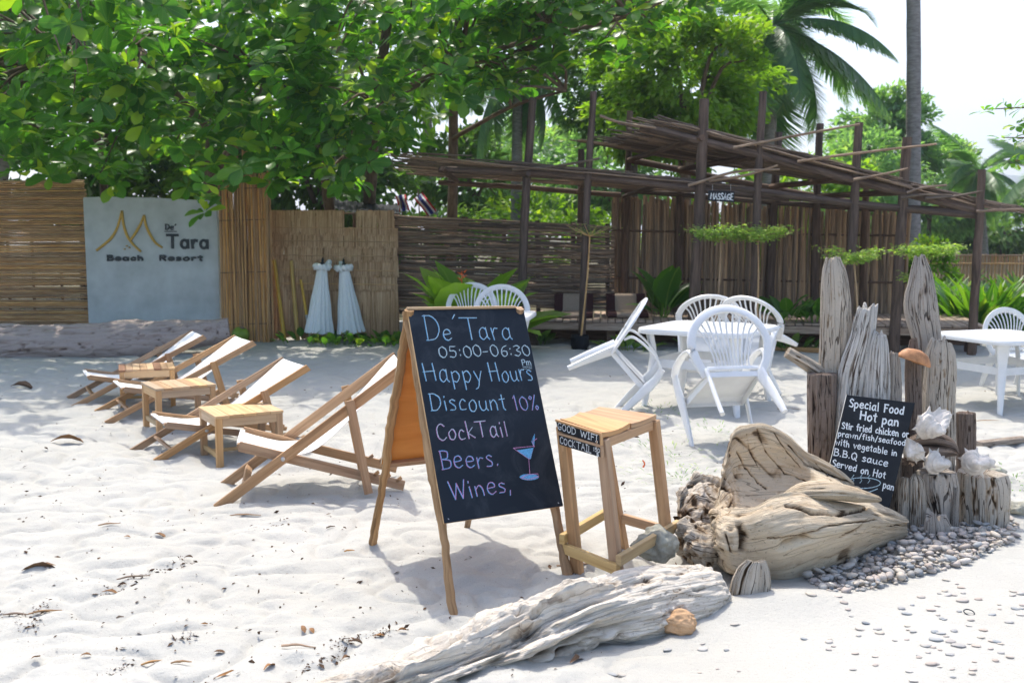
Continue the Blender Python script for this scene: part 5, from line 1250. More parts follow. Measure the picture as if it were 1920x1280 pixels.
    for k in range(6):
        m = MB(); m.tube([(0, 0, 0), (rnd(-.02, .02), 0, .5), (rnd(-.03, .03), 0, 1)], [.020, .02, .015], 6, rough=.1, seed=k+240, m=8); mc.append(m.me('wall_cane', M['wallcane'], True))
    u = 1148; i = 0
    while u < 1700:
        Y = 15.75-.0012*(u-1148); tz = D(u, 371+.045*(u-1148)+rnd(-9, 10), Y).z; bz = .30; x = D(u, 500, Y).x
        if rnd(0, 1) > .06:
            o = link('wall_cane', mc[i % 6], T, Vector((x, Y+rnd(-.015, .015), bz))-L0, (rnd(-.01, .01), rnd(-.022, .022), rnd(0, 6))); k = rnd(.85, 1.6); o.scale = (k, k, tz-bz)
        u += rnd(1.3, 2.6); i += 1
        if i > 290: break
    for v in (432, 520): pole('wall_rail', [P(1150, v, 15.68), P(1430, v+6, 15.4), P(1700, v+10, 15.05)], .018, seed=v, n=6)
    # deck
    A = P(985, 583, 14.05); Bq = P(1850, 612, 13.0); A.z = .345; Bq.z = .345; back0 = Vector((A.x+.1, 15.72, .345)); back1 = Vector((Bq.x+.5, 14.95, .345)); nb = 58
    for i in range(nb):
        a = A.lerp(Bq, (i+.5)/nb); b = back0.lerp(back1, (i+.5)/nb); a2 = a+Vector((0, rnd(-.03, .01), rnd(-.004, .004))); wd = (Bq-A).length/nb-.012
        m = MB(); m.beam(a2-L0, b-L0, wd, .028, ch=.08); obj('deck_plank', m, M['deck'], T)
    for s0, s1 in ((0, .33), (.335, .66), (.665, 1)):
        m = MB(); m.beam(A.lerp(Bq, s0)+Vector((0, .02, -.075))-L0, A.lerp(Bq, s1)+Vector((0, .02, -.075))-L0, .035, .10, ch=.05); obj('fascia_board', m, M['deck'], T)
    for s in (.02, .2, .4, .6, .8, .98):
        q = A.lerp(Bq, s)+Vector((0, .15, 0)); m = MB(); m.box(Vector((q.x, q.y, .10))-L0, .12, .12, .36); obj('deck_footing', m, M['post'], T)
    m = MB(); q0, q1 = A+Vector((0, .9, 0)), Bq+Vector((.3, .8, 0)); m.loft([[Vector((q0.x, q0.y, -.05))-L0, Vector((q1.x, q1.y, -.05))-L0, Vector((q1.x, q1.y, .30))-L0, Vector((q0.x, q0.y, .30))-L0], [Vector((q0.x, q0.y+.2, -.05))-L0, Vector((q1.x, q1.y+.2, -.05))-L0, Vector((q1.x, q1.y+.2, .30))-L0, Vector((q0.x, q0.y+.2, .30))-L0]][::-1]); obj('foundation', m, M['post'], T)
    # sign
    n_ = Vector((0, -1, 0)); sg = thing('massage_sign', 'small black sign lettered MASSAGE hanging from the hut beam', 'sign', D(1353, 369, 13.2))
    a, b, c, d = D(1328, 357, 13.2), D(1377.5, 359, 13.2), D(1377, 379.5, 13.2), D(1328, 376.5, 13.2)
    m = MB(); m.loft([[d, c, b, a], [p+Vector((0, .02, 0)) for p in (d, c, b, a)]][::-1]); obj('panel', m, M['board2'], sg, world=True)
    m = MB(); write(m, 'MASSAGE', D(1332, 372.5, 13.2), D(1374, 375.5, 13.2), n_, .078, .0115, .003); obj('lettering', m, M['paint_white'], sg, world=True)
    m = MB()
    for u in (1336, 1370): m.tube([D(u, 357, 13.21), D(u, 346, 13.3)], .004, 5)
    obj('hanging_wire', m, M['metal'], sg, world=True)
hut()
# Thai cushions on the deck
def cushion(u, lab):
    c = D(u, 578, 14.9); T = thing('triangle_cushion', lab, 'cushion', (c.x, 14.75, .36), (0, 0, math.radians(rnd(-6, 6))), 'brown and beige striped floor cushions on the deck')
    w_ = .5
    for i, mt in enumerate(('cushion_d', 'cushion_l', 'cushion_d')):
        x0, x1 = [(-.29, -.16), (-.16, .16), (.16, .29)][i]
        m = MB(); m.loft([[(x, .05, .0), (x, .34, .0), (x, .30, .30), (x, .26, .31), (x, .22, .28)] for x in (x0, x0+.01, x1-.01, x1)]); obj('back_wedge', m, M[mt], T)
        m = MB(); m.loft([[(x, -.55, .01), (x, .05, .0), (x, .07, .07), (x, -.25, .085), (x, -.53, .075), (x, -.57, .04)] for x in (x0, x0+.01, x1-.01, x1)]); obj('mat_pad', m, M[mt], T)
cushion(1074, 'striped floor cushion left of the slim dark post, nearer the thatch'); cushion(1172, 'striped floor cushion right of the slim dark post, beside the banana-like plant'); 

# far bamboo fence at the right
def far_fence():
    Y = 21.; x0, x1 = D(1700, 500, Y).x, D(1960, 500, Y).x+1.5; T = thing('bamboo_fence', 'far tan bamboo fence beyond the green garden plants', 'fence', ((x0+x1)/2, Y, 0)); L0 = wpos(T)
    zt = D(1800, 478, Y).z; n = 60; me = None
    m = MB(); m.tube([(0, 0, 0), (0, 0, 1)], [.028, .026], 6, m=2); me = m.me('bamboo', M['thatch'], True)
    for i in range(n):
        x = x0+(x1-x0)*i/(n-1); o = link('bamboo', me, T, Vector((x, Y+rnd(-.01, .01), 0))-L0); o.scale = (1, 1, zt+rnd(-.02, .03)-.0)
    for z in (.6, .95, 1.12):
        m = MB(); m.tube([Vector((x0, Y-.04, z))-L0, Vector((x1, Y-.04, z))-L0], .018, 6); obj('rail', m, M['cane'], T)
far_fence()

# ================================================================ LEAVES
def norm(a): return a/np.maximum(np.linalg.norm(a, axis=-1, keepdims=True), 1e-9)
def leaf_tpl(kind):
    if kind == 'obovate':                      # broad leaf, widest towards the tip, folded on its midrib
        xs = [0, .12, .35, .62, .84, .96, 1.02]; ws = [.012, .07, .17, .27, .24, .12, .0]; dz = [0, .01, .0, -.03, -.08, -.12, -.15]
        V = []; F = []; uv = []
        for x, w_, d in zip(xs, ws, dz): V += [(x, -w_, d+w_*.22), (x, 0, d), (x, w_, d+w_*.22)]; uv += [(x, -w_*4), (x, 0), (x, w_*4)]
        for i in range(len(xs)-1): F += [(3*i, 3*i+3, 3*i+4, 3*i+1), (3*i+1, 3*i+4, 3*i+5, 3*i+2)]
    elif kind == 'simple':
        V = [(0, 0, 0), (.5, -.22, .03), (1, 0, -.1), (.5, .22, .03)]; F = [(0, 1, 2, 3)]; uv = [(0, 0), (.5, -.6), (1, 0), (.5, .6)]
    elif kind == 'oval':
        V = [(0, 0, 0), (.3, -.2, .04), (.75, -.19, 0), (1, 0, -.08), (.75, .19, 0), (.3, .2, .04), (.3, 0, 0), (.75, 0, -.03)]
        F = [(0, 1, 6, 0)]; V = V; F = [(6, 1, 2, 7), (6, 7, 4, 5), (0, 1, 6, 5), (7, 2, 3, 4)]; uv = [(a, b*3) for a, b, c in V]
    elif kind == 'blade':
        xs = [0, .25, .5, .75, 1]; ws = [.02, .05, .055, .04, .003]; dz = [0, .04, .03, -.05, -.20]; V = []; F = []; uv = []
        for x, w_, d in zip(xs, ws, dz): V += [(x, -w_, d), (x, w_, d)]; uv += [(x, -w_*9), (x, w_*9)]
        for i in range(4): F.append((2*i, 2*i+2, 2*i+3, 2*i+1))
    elif kind == 'needle':
        V = [(0, -.02, 0), (0, .02, 0), (.5, .019, .01), (.5, -.019, .01), (1, .002, -.16), (1, -.002, -.16)]; F = [(0, 3, 2, 1), (3, 5, 4, 2)]; uv = [(a, b) for a, b, c in V]
    elif kind == 'paddle':
        xs = [0, .22, .3, .45, .65, .85, 1]; ws = [.012, .014, .07, .13, .135, .085, .0]; dz = [0, .04, .05, .05, .02, -.05, -.14]; V = []; F = []; uv = []
        for x, w_, d in zip(xs, ws, dz): V += [(x, -w_, d+w_*.3), (x, 0, d), (x, w_, d+w_*.3)]; uv += [(x, -w_*4), (x, 0), (x, w_*4)]
        for i in range(len(xs)-1): F += [(3*i, 3*i+3, 3*i+4, 3*i+1), (3*i+1, 3*i+4, 3*i+5, 3*i+2)]
    return np.array(V), np.array(F), np.array(uv)
TPL = {k: leaf_tpl(k) for k in ('obovate', 'simple', 'oval', 'blade', 'needle', 'paddle')}
def leaf_frames(d, n):
    x = norm(d); z = norm(n-(n*x).sum(-1, keepdims=True)*x); y = np.cross(z, x); return np.stack([x, y, z], -1)   # columns
def leaves_mesh(name, kind, pos, d, n, size, var, mat, org=(0, 0, 0)):
    V, Fc, uv = TPL[kind]; Rm = leaf_frames(d, n); k = len(V); m = len(pos)
    W = np.einsum('mij,kj->mki', Rm, V)*np.asarray(size)[:, None, None]+pos[:, None, :]-np.array(org)
    FF = (Fc[None]+np.arange(m)[:, None, None]*k).reshape(-1, Fc.shape[1])
    return fast_mesh(name, W.reshape(-1, 3), FF, mat, np.tile(uv, (m, 1)), np.repeat(var, k), smooth=(kind != 'simple'))
def rosettes(cent, axis, per, size, spread=1.0, droop=.15):
    """whorls of leaves at twig tips"""
    m = len(cent); pos, dd, nn, sz = [], [], [], []
    ref = norm(np.cross(axis, np.array([.3, .5, .8])+0*axis)); oth = np.cross(axis, ref)
    for k in range(per):
        a = 2*PI*k/per+rng.uniform(0, .7, m)+rng.uniform(0, 6)*0; tilt = rng.uniform(.05, .75, m)*spread
        rad = ref*np.cos(a)[:, None]+oth*np.sin(a)[:, None]; d = norm(rad*np.cos(tilt)[:, None]+axis*np.sin(tilt)[:, None]*.8-np.array([0, 0, droop])*rng.uniform(.3, 1.6, m)[:, None])
        nrm = norm(axis*np.cos(tilt)[:, None]-rad*np.sin(tilt)[:, None]+rng.normal(0, .12, (m, 3)))
        pos.append(cent+d*.02); dd.append(d); nn.append(nrm); sz.append(size*rng.uniform(.55, 1.15, m)*(1 if k < per*.7 else .6))
    return [np.concatenate(q) for q in (pos, dd, nn, sz)]

def almond_tree(label, trunkpts, box, zlow, count, nleafparts, size=.27, dens=None, extra=None, mats=('leaf',), group=None):
    """broad-leaved beach tree: trunk, limbs, whorled leaves; box = x0, x1, y0, y1, ztop"""
    b = Vector(trunkpts[0][0]); T = thing('almond_tree', label, 'tree', b, group=group); L0 = np.array(b)
    x0, x1, y0, y1, zt = box; c = []
    while len(c) < count:
        q = rng.uniform([x0, y0, 0], [x1, y1, zt], (4000, 3)); lo = zlow(q[:, 0], q[:, 1]); ok = q[:, 2] > lo
        cl = fbm(q*np.array([.9, .9, 1.1]), 3, 77); ok &= cl > -.12+.16*sstep(-3, 0, q[:, 0])
        if dens is not None: ok &= rng.uniform(0, 1, len(q)) < dens(q)
        c += list(q[ok])
    c = np.array(c[:count])
    if extra is not None: c = np.vstack([c, extra])
    tip = np.array([0, -.35, .75])+rng.normal(0, .45, (len(c), 3)); tip = norm(tip)
    pos, d, n, sz = rosettes(c, tip, 8, size); var = np.clip(rng.beta(2, 2.4, len(pos))+(rng.uniform(0, 1, len(pos)) > .9)*.4, 0, 1)
    # the leaves that show largest become parts
    zc = (pos-np.array(CAM))@np.array(Fv); u = 960+F_PX*pos[:, 0]/zc; v = 640-F_PX*((pos-np.array(CAM))@np.array(Uv))/zc
    sc0 = np.where((u > -20) & (u < 1940) & (v > -10) & (v < 420), sz/zc, 0); idx = np.argsort(-sc0)[:nleafparts]; keep = np.ones(len(pos), bool); keep[idx] = False
    V, Fc, uv = TPL['obovate']; lm = []
    for k in range(6): lm.append(fast_mesh('leaf', V, Fc, M['leaf'], uv, np.full(len(V), .15+.15*k)))
    Rm = leaf_frames(d[idx], n[idx])
    for j, i in enumerate(idx):
        o = link('leaf', lm[j % 6], T); mt = Matrix.Identity(4)
        for r in range(3):
            for q in range(3): mt[r][q] = Rm[j][r, q]*sz[i]
            mt[r][3] = pos[i][r]-L0[r]
        o.matrix_local = mt
    me = leaves_mesh('foliage', 'obovate', pos[keep], d[keep], n[keep], sz[keep], var[keep], M['leaf'], L0); o = link('foliage', me, T); o['kind'] = 'stuff'
    # trunks and limbs reach towards clumps
    m = MB()
    for pts, r0, r1 in [(t[0:-2], t[-2], t[-1]) for t in [list(map(Vector, tp[:-2]))+list(tp[-2:]) for tp in trunkpts_full(trunkpts)]]:
        m.tube([p-b for p in pts], [r0, r1], 9, rough=.06, seed=int(r0*1000), m=24)
    obj('trunk', m, M['trunk'], T, smooth=True)
    m = MB(); ends = c[rng.choice(len(c), min(90, len(c)), replace=False)]
    tops = [Vector(tp[-3]) for tp in trunkpts_full(trunkpts)]+[Vector(tp[-4]) for tp in trunkpts_full(trunkpts) if len(tp) > 4]
    for e in ends:
        e = Vector(e); s = min(tops, key=lambda p: (p-e).length); mid = s.lerp(e, .55)+Vector((rnd(-.2, .2), rnd(-.2, .2), rnd(.0, .3))); m.tube([s-b, mid-b, e-b], [.03, .018, .008], 5, m=8, caps=False)
    o = obj('limbs', m, M['trunk'], T, smooth=True)
    return T
def trunkpts_full(t): return t

# leaf line: lower edge of the leaves against the picture (u, v) -> height at the distance
LOW = [(-200, 320), (0, 325), (60, 340), (150, 325), (185, 350), (250, 345), (330, 320), (370, 350), (395, 385), (430, 365), (470, 340), (520, 385), (580, 350), (640, 375), (690, 340), (730, 300), (790, 300), (850, 230), (930, 195), (1010, 175), (1100, 160), (1200, 130), (1290, 60), (1400, -40), (2600, -200)]
lu = np.array([a for a, b in LOW], float); lv = np.array([b for a, b in LOW], float)
def zlow(x, y):
    u = 960+F_PX*x/np.maximum(y, 1); v = np.interp(u, lu, lv)+fbm(np.stack([x*1.3, y*1.3, x*0], -1), 2, 4)*28
    return EYE+(440-v)/F_PX*y+.12
def hole(q):       # thinner where the sky shows through the leaves
    u = 960+F_PX*q[:, 0]/q[:, 1]; v = 440-(q[:, 2]-EYE)/q[:, 1]*F_PX; d = np.ones(len(q))
    for (a, b, ra, rb, k) in ((735, 70, 60, 35, .92), (885, 10, 60, 30, .8), (960, 140, 60, 35, .92), (800, 195, 60, 60, .9), (900, 260, 90, 60, .9), (270, 285, 60, 30, .6), (1090, 120, 90, 30, .5)):
        d *= 1-k*np.exp(-((u-a)/ra)**2-((v-b)/rb)**2)
    return d
def tp(*a): return list(a)
T1 = [[D(395, 640, 15.6), D(392, 350, 15.4), D(408, 170, 15.0), D(425, -40, 14.6), .11, .06], [D(392, 350, 15.4), D(500, 150, 14.4), D(620, -60, 13.6), .06, .03], [D(408, 260, 15.0), D(250, 90, 14.0), D(90, -80, 13.0), .06, .03], [D(200, 640, 15.9), D(190, 300, 15.3), D(120, 100, 14.0), .08, .04]]
almond_tree('broad-leaved tree hanging over the reed fence and the concrete sign', T1, (-8.5, -2.6, 11.5, 15.4, 5.3), zlow, 860, 130, .26, hole, np.array([list(D(*q)) for q in ((378, 372, 12.9), (384, 398, 12.8), (352, 350, 12.7), (48, 322, 12.3), (95, 330, 12.6), (330, 255, 11.9), (130, 45, 11.2), (110, 220, 11.8), (215, 345, 12.6), (440, 340, 12.8), (520, 330, 12.6), (560, 350, 12.9), (60, 160, 11.6), (290, 130, 11.6))]), group='broad-leaved trees behind the fences')
T2 = [[D(690, 640, 16.2), D(692, 400, 16.0), D(705, 200, 15.2), D(740, -40, 14.4), .13, .06], [D(640, 640, 16.5), D(610, 330, 15.9), D(560, 100, 15.), .12, .05], [D(705, 200, 15.2), D(860, 120, 14.6), D(1040, 60, 14.2), .05, .03]]
almond_tree('broad-leaved tree over the thatch fence and the parasols', T2, (-2.9, .6, 12.5, 16.0, 5.3), zlow, 500, 110, .25, hole, group='broad-leaved trees behind the fences')
T3 = [[D(840, 640, 17.), D(848, 400, 16.6), D(852, 150, 16.), D(870, -60, 15.5), .10, .06], [D(852, 150, 16.), D(1040, 70, 15), D(1180, 30, 14.5), .05, .03], [D(848, 260, 16.2), D(960, 200, 15.5), D(1060, 170, 15), .04, .02]]
almond_tree('broad-leaved tree arching over the left end of the stick roof', T3, (-.4, 3.6, 13.3, 16.8, 5.8), zlow, 340, 60, .24, hole, group='broad-leaved trees behind the fences')
# overhanging part of the canopy above the frame, shading the deck chairs
def canopy():
    T = thing('almond_tree', 'broad-leaved tree whose boughs reach forward over the deck chairs', 'tree', Vector((-8.6, 13.4, 0)), group='broad-leaved trees behind the fences'); L0 = np.array(T.location)
    q = rng.uniform([-9, 8.0, 4.6], [-3.5, 12.5, 6.0], (520, 3)); edge = q[:, 1] > 9.6+.62*(q[:, 0]+7)+fbm(q*.9, 2, 3)*1.5; q = q[edge & (fbm(q*1.1, 2, 9) > .02)]
    q = q[q[:, 2] > EYE+445/F_PX*q[:, 1]+.3]
    ax = norm(np.array([0, -.2, 1])+rng.normal(0, .3, (len(q), 3))); pos, d, n, sz = rosettes(q, ax, 8, .27); var = rng.beta(2, 3, len(pos))
    o = link('foliage', leaves_mesh('foliage', 'obovate', pos, d, n, sz, var, M['leaf'], L0), T); o['kind'] = 'stuff'
    m = MB()
    m.tube([(0, 0, -.1), (.1, -.2, 2.5), (.3, -1.2, 4.6), (.6, -3.5, 5.4)], [.13, .1, .07, .03], 9, rough=.05, m=24); m.tube([(.3, -1.2, 4.5), (3, -2.5, 5.2), (6, -3.4, 5.5)], [.06, .04, .02], 7, m=12); m.tube([(.2, -1.0, 4.3), (1.2, -2.5, 5.2), (1, -4.4, 5.5)], [.06, .04, .02], 7, m=12)
    obj('trunk', m, M['trunk'], T, smooth=True)
canopy()

# ---------------------------------------------------------------- background trees
def bush_tree(name, label, base, th, cen, rad, nl, size, mat, group, kind='simple', clumps=40, cr=.35, seed=0, cat='tree', trunk_r=.15, fork=5, flat=1.):
    r = np.random.default_rng(seed); T = thing(name, label, cat, base, group=group); L0 = np.array(base)
    a = r.normal(0, 1, (clumps, 3)); a = norm(a)*(r.uniform(.15, 1, (clumps, 1))**.45); cc = np.array(cen)+a*np.array(rad)
    k = r.integers(0, clumps, nl); off = norm(r.normal(0, 1, (nl, 3)))*(r.uniform(0, 1, (nl, 1))**.5)*cr*np.array([1, 1, .65*flat])*np.mean(rad)
    pos = cc[k]+off; out = norm(pos-np.array(cen)); n = norm(out*.5+np.array([0, 0, .8])+r.normal(0, .5, (nl, 3))); d = norm(out+r.normal(0, .6, (nl, 3))-np.array([0, 0, .3]))
    cv = r.uniform(0, .45, clumps); var = np.clip(cv[k]+r.uniform(0, .45, nl)+.15*(a[k, 2]), 0, 1)
    o = link('foliage', leaves_mesh('foliage', kind, pos, d, n, size*r.uniform(.7, 1.3, nl), var, M[mat], L0), T); o['kind'] = 'stuff'
    if trunk_r:
        m = MB(); c0 = Vector(cen)-Vector(base); m.tube([(0, 0, -.2), (c0.x*.4, c0.y*.4, max(.3, c0.z*.5)), (c0.x, c0.y, c0.z)], [trunk_r, trunk_r*.7, trunk_r*.3], 8, rough=.05, seed=seed, m=14)
        for i in range(fork):
            e = Vector(cc[i])-Vector(base); m.tube([(c0.x*.6, c0.y*.6, c0.z*.6), c0.lerp(e, .5), e], [trunk_r*.45, trunk_r*.25, trunk_r*.1], 6, m=8)
        obj('trunk', m, M['trunk'], T, smooth=True)
    return T
BG = 'leafy trees in the background'
def bt(u, v, Y, ru, rv, nl, size, mat, lab, seed, kind='simple', clumps=46, name='leafy_tree', cr=.36, tr=.15):
    c = D(u, v, Y); s = Y/F_PX; bush_tree(name, lab, (c.x, c.y, .05), 0, tuple(c), (ru*s, ru*s*.8, rv*s), nl, size, mat, BG, kind, clumps, cr, seed, trunk_r=tr)
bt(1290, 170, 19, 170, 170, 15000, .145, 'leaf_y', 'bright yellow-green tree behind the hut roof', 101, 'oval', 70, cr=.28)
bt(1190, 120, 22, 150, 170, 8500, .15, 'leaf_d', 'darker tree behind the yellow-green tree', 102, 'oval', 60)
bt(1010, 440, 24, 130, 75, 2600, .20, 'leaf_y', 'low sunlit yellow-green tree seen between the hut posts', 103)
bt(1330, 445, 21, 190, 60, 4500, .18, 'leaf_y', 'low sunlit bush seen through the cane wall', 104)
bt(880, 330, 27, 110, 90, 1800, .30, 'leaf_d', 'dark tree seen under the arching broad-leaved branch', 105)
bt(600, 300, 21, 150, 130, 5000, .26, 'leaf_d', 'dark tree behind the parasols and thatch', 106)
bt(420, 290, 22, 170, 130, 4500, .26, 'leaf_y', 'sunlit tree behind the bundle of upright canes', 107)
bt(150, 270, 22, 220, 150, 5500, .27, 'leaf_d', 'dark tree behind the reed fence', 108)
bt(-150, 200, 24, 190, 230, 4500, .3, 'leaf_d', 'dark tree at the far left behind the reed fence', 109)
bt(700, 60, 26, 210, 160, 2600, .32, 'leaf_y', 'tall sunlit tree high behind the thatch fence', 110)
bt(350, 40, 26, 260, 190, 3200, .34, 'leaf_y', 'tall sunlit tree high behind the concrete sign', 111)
bt(1660, 270, 40, 95, 95, 8000, .30, 'leaf_palm_haze', 'rounded hazy tree left of the bare palm trunk', 112, clumps=60, cr=.3)  # haze on these far trees is put into the paler leaf colour
bt(1745, 360, 46, 110, 90, 7000, .32, 'leaf_palm_haze', 'hazy tree right of the bare palm trunk', 113, cr=.3)
bt(1620, 330, 34, 100, 80, 5500, .22, 'leaf_palm_haze', 'mid green tree behind the right half of the hut', 114)
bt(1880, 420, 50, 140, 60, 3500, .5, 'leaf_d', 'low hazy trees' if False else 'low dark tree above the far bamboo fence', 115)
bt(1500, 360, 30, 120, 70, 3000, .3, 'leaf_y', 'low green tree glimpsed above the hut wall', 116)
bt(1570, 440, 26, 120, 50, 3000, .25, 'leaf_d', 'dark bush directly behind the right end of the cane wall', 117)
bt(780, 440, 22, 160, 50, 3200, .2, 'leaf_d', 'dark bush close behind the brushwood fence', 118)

bt(985, 320, 36, 170, 100, 6500, .30, 'leaf_palm_haze', 'far pale tree closing the gap under the left stick roof', 119)
bt(1130, 330, 32, 130, 90, 5500, .26, 'leaf_palm_haze', 'pale tree behind the slim tall hut posts', 120)
# coconut palms
def frond_mesh(L, seed, droop, tw=.0):
    r = np.random.default_rng(seed); pos, d, n, sz, var = [], [], [], [], []; m = 150
    t = np.linspace(.10, 1, m); x = L*np.sin(t*droop)/droop*1.0; z = -L*(1-np.cos(t*droop))/droop; tan = np.stack([np.cos(t*droop), 0*t, -np.sin(t*droop)], -1); c = np.stack([x, 0*t, z], -1)
    for s in (-1, 1):
        side = np.array([0, s, 0.])[None]+tan*.55+np.array([0, 0, -1.])*(.35+.75*t[:, None]+r.uniform(-.1, .3, (m, 1)))+r.normal(0, .07, (m, 3))
        pos.append(c); d.append(norm(side)); n.append(norm(np.cross(side, tan)*s)); sz.append(L*.27*np.sin(np.clip(t*1.02, 0, 1)*PI*.86+.28)*r.uniform(.9, 1.1, m)+.05); var.append(r.uniform(.1, .6, m)+.25*t)
    pos, d, n, sz, var = map(np.concatenate, (pos, d, n, sz, var)); me = leaves_mesh('frond', 'needle', pos, d, n, sz, np.clip(var, 0, 1), M['leaf_palm_haze'])
    mb = MB(); mb.tube([(0, 0, 0)]+[tuple(q) for q in c[::13]], [.035*L/4, .02, .006], 5, m=16); rm = mb.me('rachis', M['leaf_palm_haze']); return me, rm
FR = [frond_mesh(1.0*L, k, dr) for k, (L, dr) in enumerate(((4.2, 1.1), (4.0, 1.5), (4.4, .8), (3.8, 1.9)))]
def palm(label, base, top, tr, sc_, nf, seed, group='coconut palms behind the hut', crown=True, skew=0):
    r = random.Random(seed); T = thing('coconut_palm', label, 'palm tree', base, group=group); b = Vector(base); t = Vector(top)
    m = MB(); mid = b.lerp(t, .5)+Vector((skew, 0, 0)); m.tube([(0, 0, -.2), mid-b, t-b], [tr*1.15, tr, tr*.85], 12, m=60, rough=.03, seed=seed); obj('trunk', m, M['palm_trunk'], T, smooth=True)
    if not crown: return T
    for k in range(nf):
        a = 2*PI*k/nf*2.4+r.uniform(-.3, .3); el = r.uniform(-1.0, 1.15); me, rm = FR[k % 4]
        rot = (Matrix.Rotation(a, 4, 'Z') @ Matrix.Rotation(-el, 4, 'Y')).to_euler()
        o = link('frond', me, T, t-b, rot); s = sc_*r.uniform(.85, 1.1); o.scale = (s, s, s); o2 = link('rachis', rm, o)
    if sc_ > .9:
        m = MB()
        for k in range(6):
            a = k*1.05; m.lathe([(0, -.14), (.09, -.1), (.12, 0), (.08, .1), (0, .13)], 8, tuple((t-b)+Vector((.3*math.cos(a), .3*math.sin(a), -.35))))
        obj('coconuts', m, M['coconut'], T, smooth=True)
    return T
palm('large coconut palm drooping over the hut roof right of the yellow-green tree', tuple(Vector((D(1435, 500, 23).x, 23, 0))), tuple(D(1448, 50, 23)), .17, .76, 34, 1)
palm('small hazy coconut palm above the right end of the hut', tuple(Vector((D(1850, 500, 40).x, 40, 0))), tuple(D(1835, 322, 40)), .14, .62, 22, 2)
palm('coconut palm cut by the right edge, fronds over the far hill', tuple(Vector((D(1975, 500, 36).x, 36, 0))), tuple(D(1960, 325, 36)), .14, .62, 18, 3)
palm('coconut palm with trunk seen left of the slim tall hut posts', tuple(Vector((D(965, 500, 24).x, 24, 0))), tuple(D(972, 105, 24)), .13, .6, 16, 4)
palm('coconut palm seen through the sky gap above the parasols', tuple(Vector((D(820, 500, 30).x, 30, 0))), tuple(D(790, 60, 30)), .15, .8, 20, 5)
palm('coconut palm glimpsed at the top left corner', tuple(Vector((D(-30, 500, 18).x, 18, 0))), tuple(D(30, -60, 18)), .15, .9, 16, 6)
palm('tall bare palm trunk running out of the top of the photo', tuple(Vector((D(1716, 470, 22).x, 22, 0))), tuple(D(1699, -620, 22)), .145, 1.0, 18, 7, skew=.08)
# branch hanging in at the right edge
def right_branch():
    b = Vector((6.9, 9.5, 0)); T = thing('overhanging_tree', 'leafy twigs reaching in from the right edge against the sky', 'tree', b); cs = []
    for (u0, v0, u1, v1) in ((1845, 205, 1990, 190), (1878, 258, 2000, 275), (1890, 300, 2010, 320), (1905, 230, 2010, 240)):
        for k in range(9):
            t = k/8; p = D(u0+(u1-u0)*t, v0+(v1-v0)*t+rnd(-6, 6), 9.5); cs.append(np.array(p))
    for k in range(60): cs.append(np.array([rnd(5.6, 8.2), rnd(8.5, 10.6), rnd(2.2, 4.5)]))
    cs = np.array(cs); ax = norm(np.array([-.3, -.2, .9])+rng.normal(0, .4, cs.shape)); pos, d, n, sz = rosettes(cs, ax, 7, .10)
    o = link('foliage', leaves_mesh('foliage', 'obovate', pos, d, n, sz, rng.uniform(.3, 1, len(pos)), M['leaf'], tuple(b)), T); o['kind'] = 'stuff'
    m = MB(); m.tube([(0, 0, -.1), (.2, 0, 1.5), (0, 0, 3.2)], [.09, .07, .04], 8, m=12)
    for (u0, v0) in ((1845, 205), (1878, 258), (1890, 300)): m.tube([Vector((0, 0, 2.5)), D(1990, v0, 9.5)-b, D(u0, v0, 9.5)-b], [.03, .012, .004], 6, m=10)
    obj('trunk', m, M['trunk'], T, smooth=True)
right_branch()

# ---------------------------------------------------------------- saplings with flat feathery tops
def sapling(label, fu, fv, Y, cu, cv, ru, rv, nl, seed, mat='leaf_soft', group='slim saplings with flat feathery tops', pot=False, size=.055):
    f = D(fu, fv, Y); f.z = hz(f.x, Y) if fv > 600 else .35; c = D(cu, cv, Y); T = thing('sapling', label, 'sapling', f, group=group); r = np.random.default_rng(seed); s = Y/F_PX; b = np.array(f)
    m = MB(); m.tube([(0, 0, 0), tuple((c-f)*.55+Vector((.02, 0, 0))), tuple(c-f-Vector((0, 0, rv*s*.8)))], [.017, .013, .009], 6, m=10); 
    pos = []; 
    for k in range(11):
        a = 2*PI*k/11+r.uniform(-.2, .2); L = ru*s*r.uniform(.45, 1.15); e = c+Vector((math.cos(a)*L, math.sin(a)*L*.7, rv*s*(r.uniform(-.5, .3)+1.6*L/(ru*s)-.9))); st = c-Vector((0, 0, rv*s*.8)); mid = st.lerp(e, .5)+Vector((0, 0, -rv*s*.05)); m.tube([st-f, mid-f, e-f], [.006, .004, .002], 4, m=6, caps=False)
        q = int(nl/11); t = r.uniform(.25, 1, q)[:, None]; A, B, Cc = np.array(st), np.array(mid), np.array(e); p = (1-t)**2*A+2*t*(1-t)*B+t*t*Cc; pos.append(p+r.normal(0, 1, (q, 3))*np.array([.11, .11, .025])*(.4+ru*s))
    obj('stem', m, M['cane'], T, smooth=True); pos = np.concatenate(pos); n = norm(np.array([0, 0, 1.])+r.normal(0, .35, pos.shape)); d = norm(r.normal(0, 1, pos.shape)*np.array([1, 1, .25]))
    o = link('foliage', leaves_mesh('foliage', 'simple', pos, d, n, size*r.uniform(.7, 1.4, len(pos)), r.uniform(0, 1, len(pos)), M[mat], b), T); o['kind'] = 'stuff'
    if pot:
        g = MB(); g.lathe([(0, -.02), (.10, -.02), (.125, .05), (.125, .16), (.115, .19), (.11, .165), (0, .16)], 14); pp = obj('grow_bag', g, M['blackplastic'], T, smooth=True)
sapling('sapling with a wide flat top under the MASSAGE sign', 1336, 662, 12.9, 1352, 437, 66, 20, 1300, 1); sapling('sapling with a flat top just right of the one under the sign', 1415, 662, 12.9, 1422, 437, 62, 20, 1200, 2)
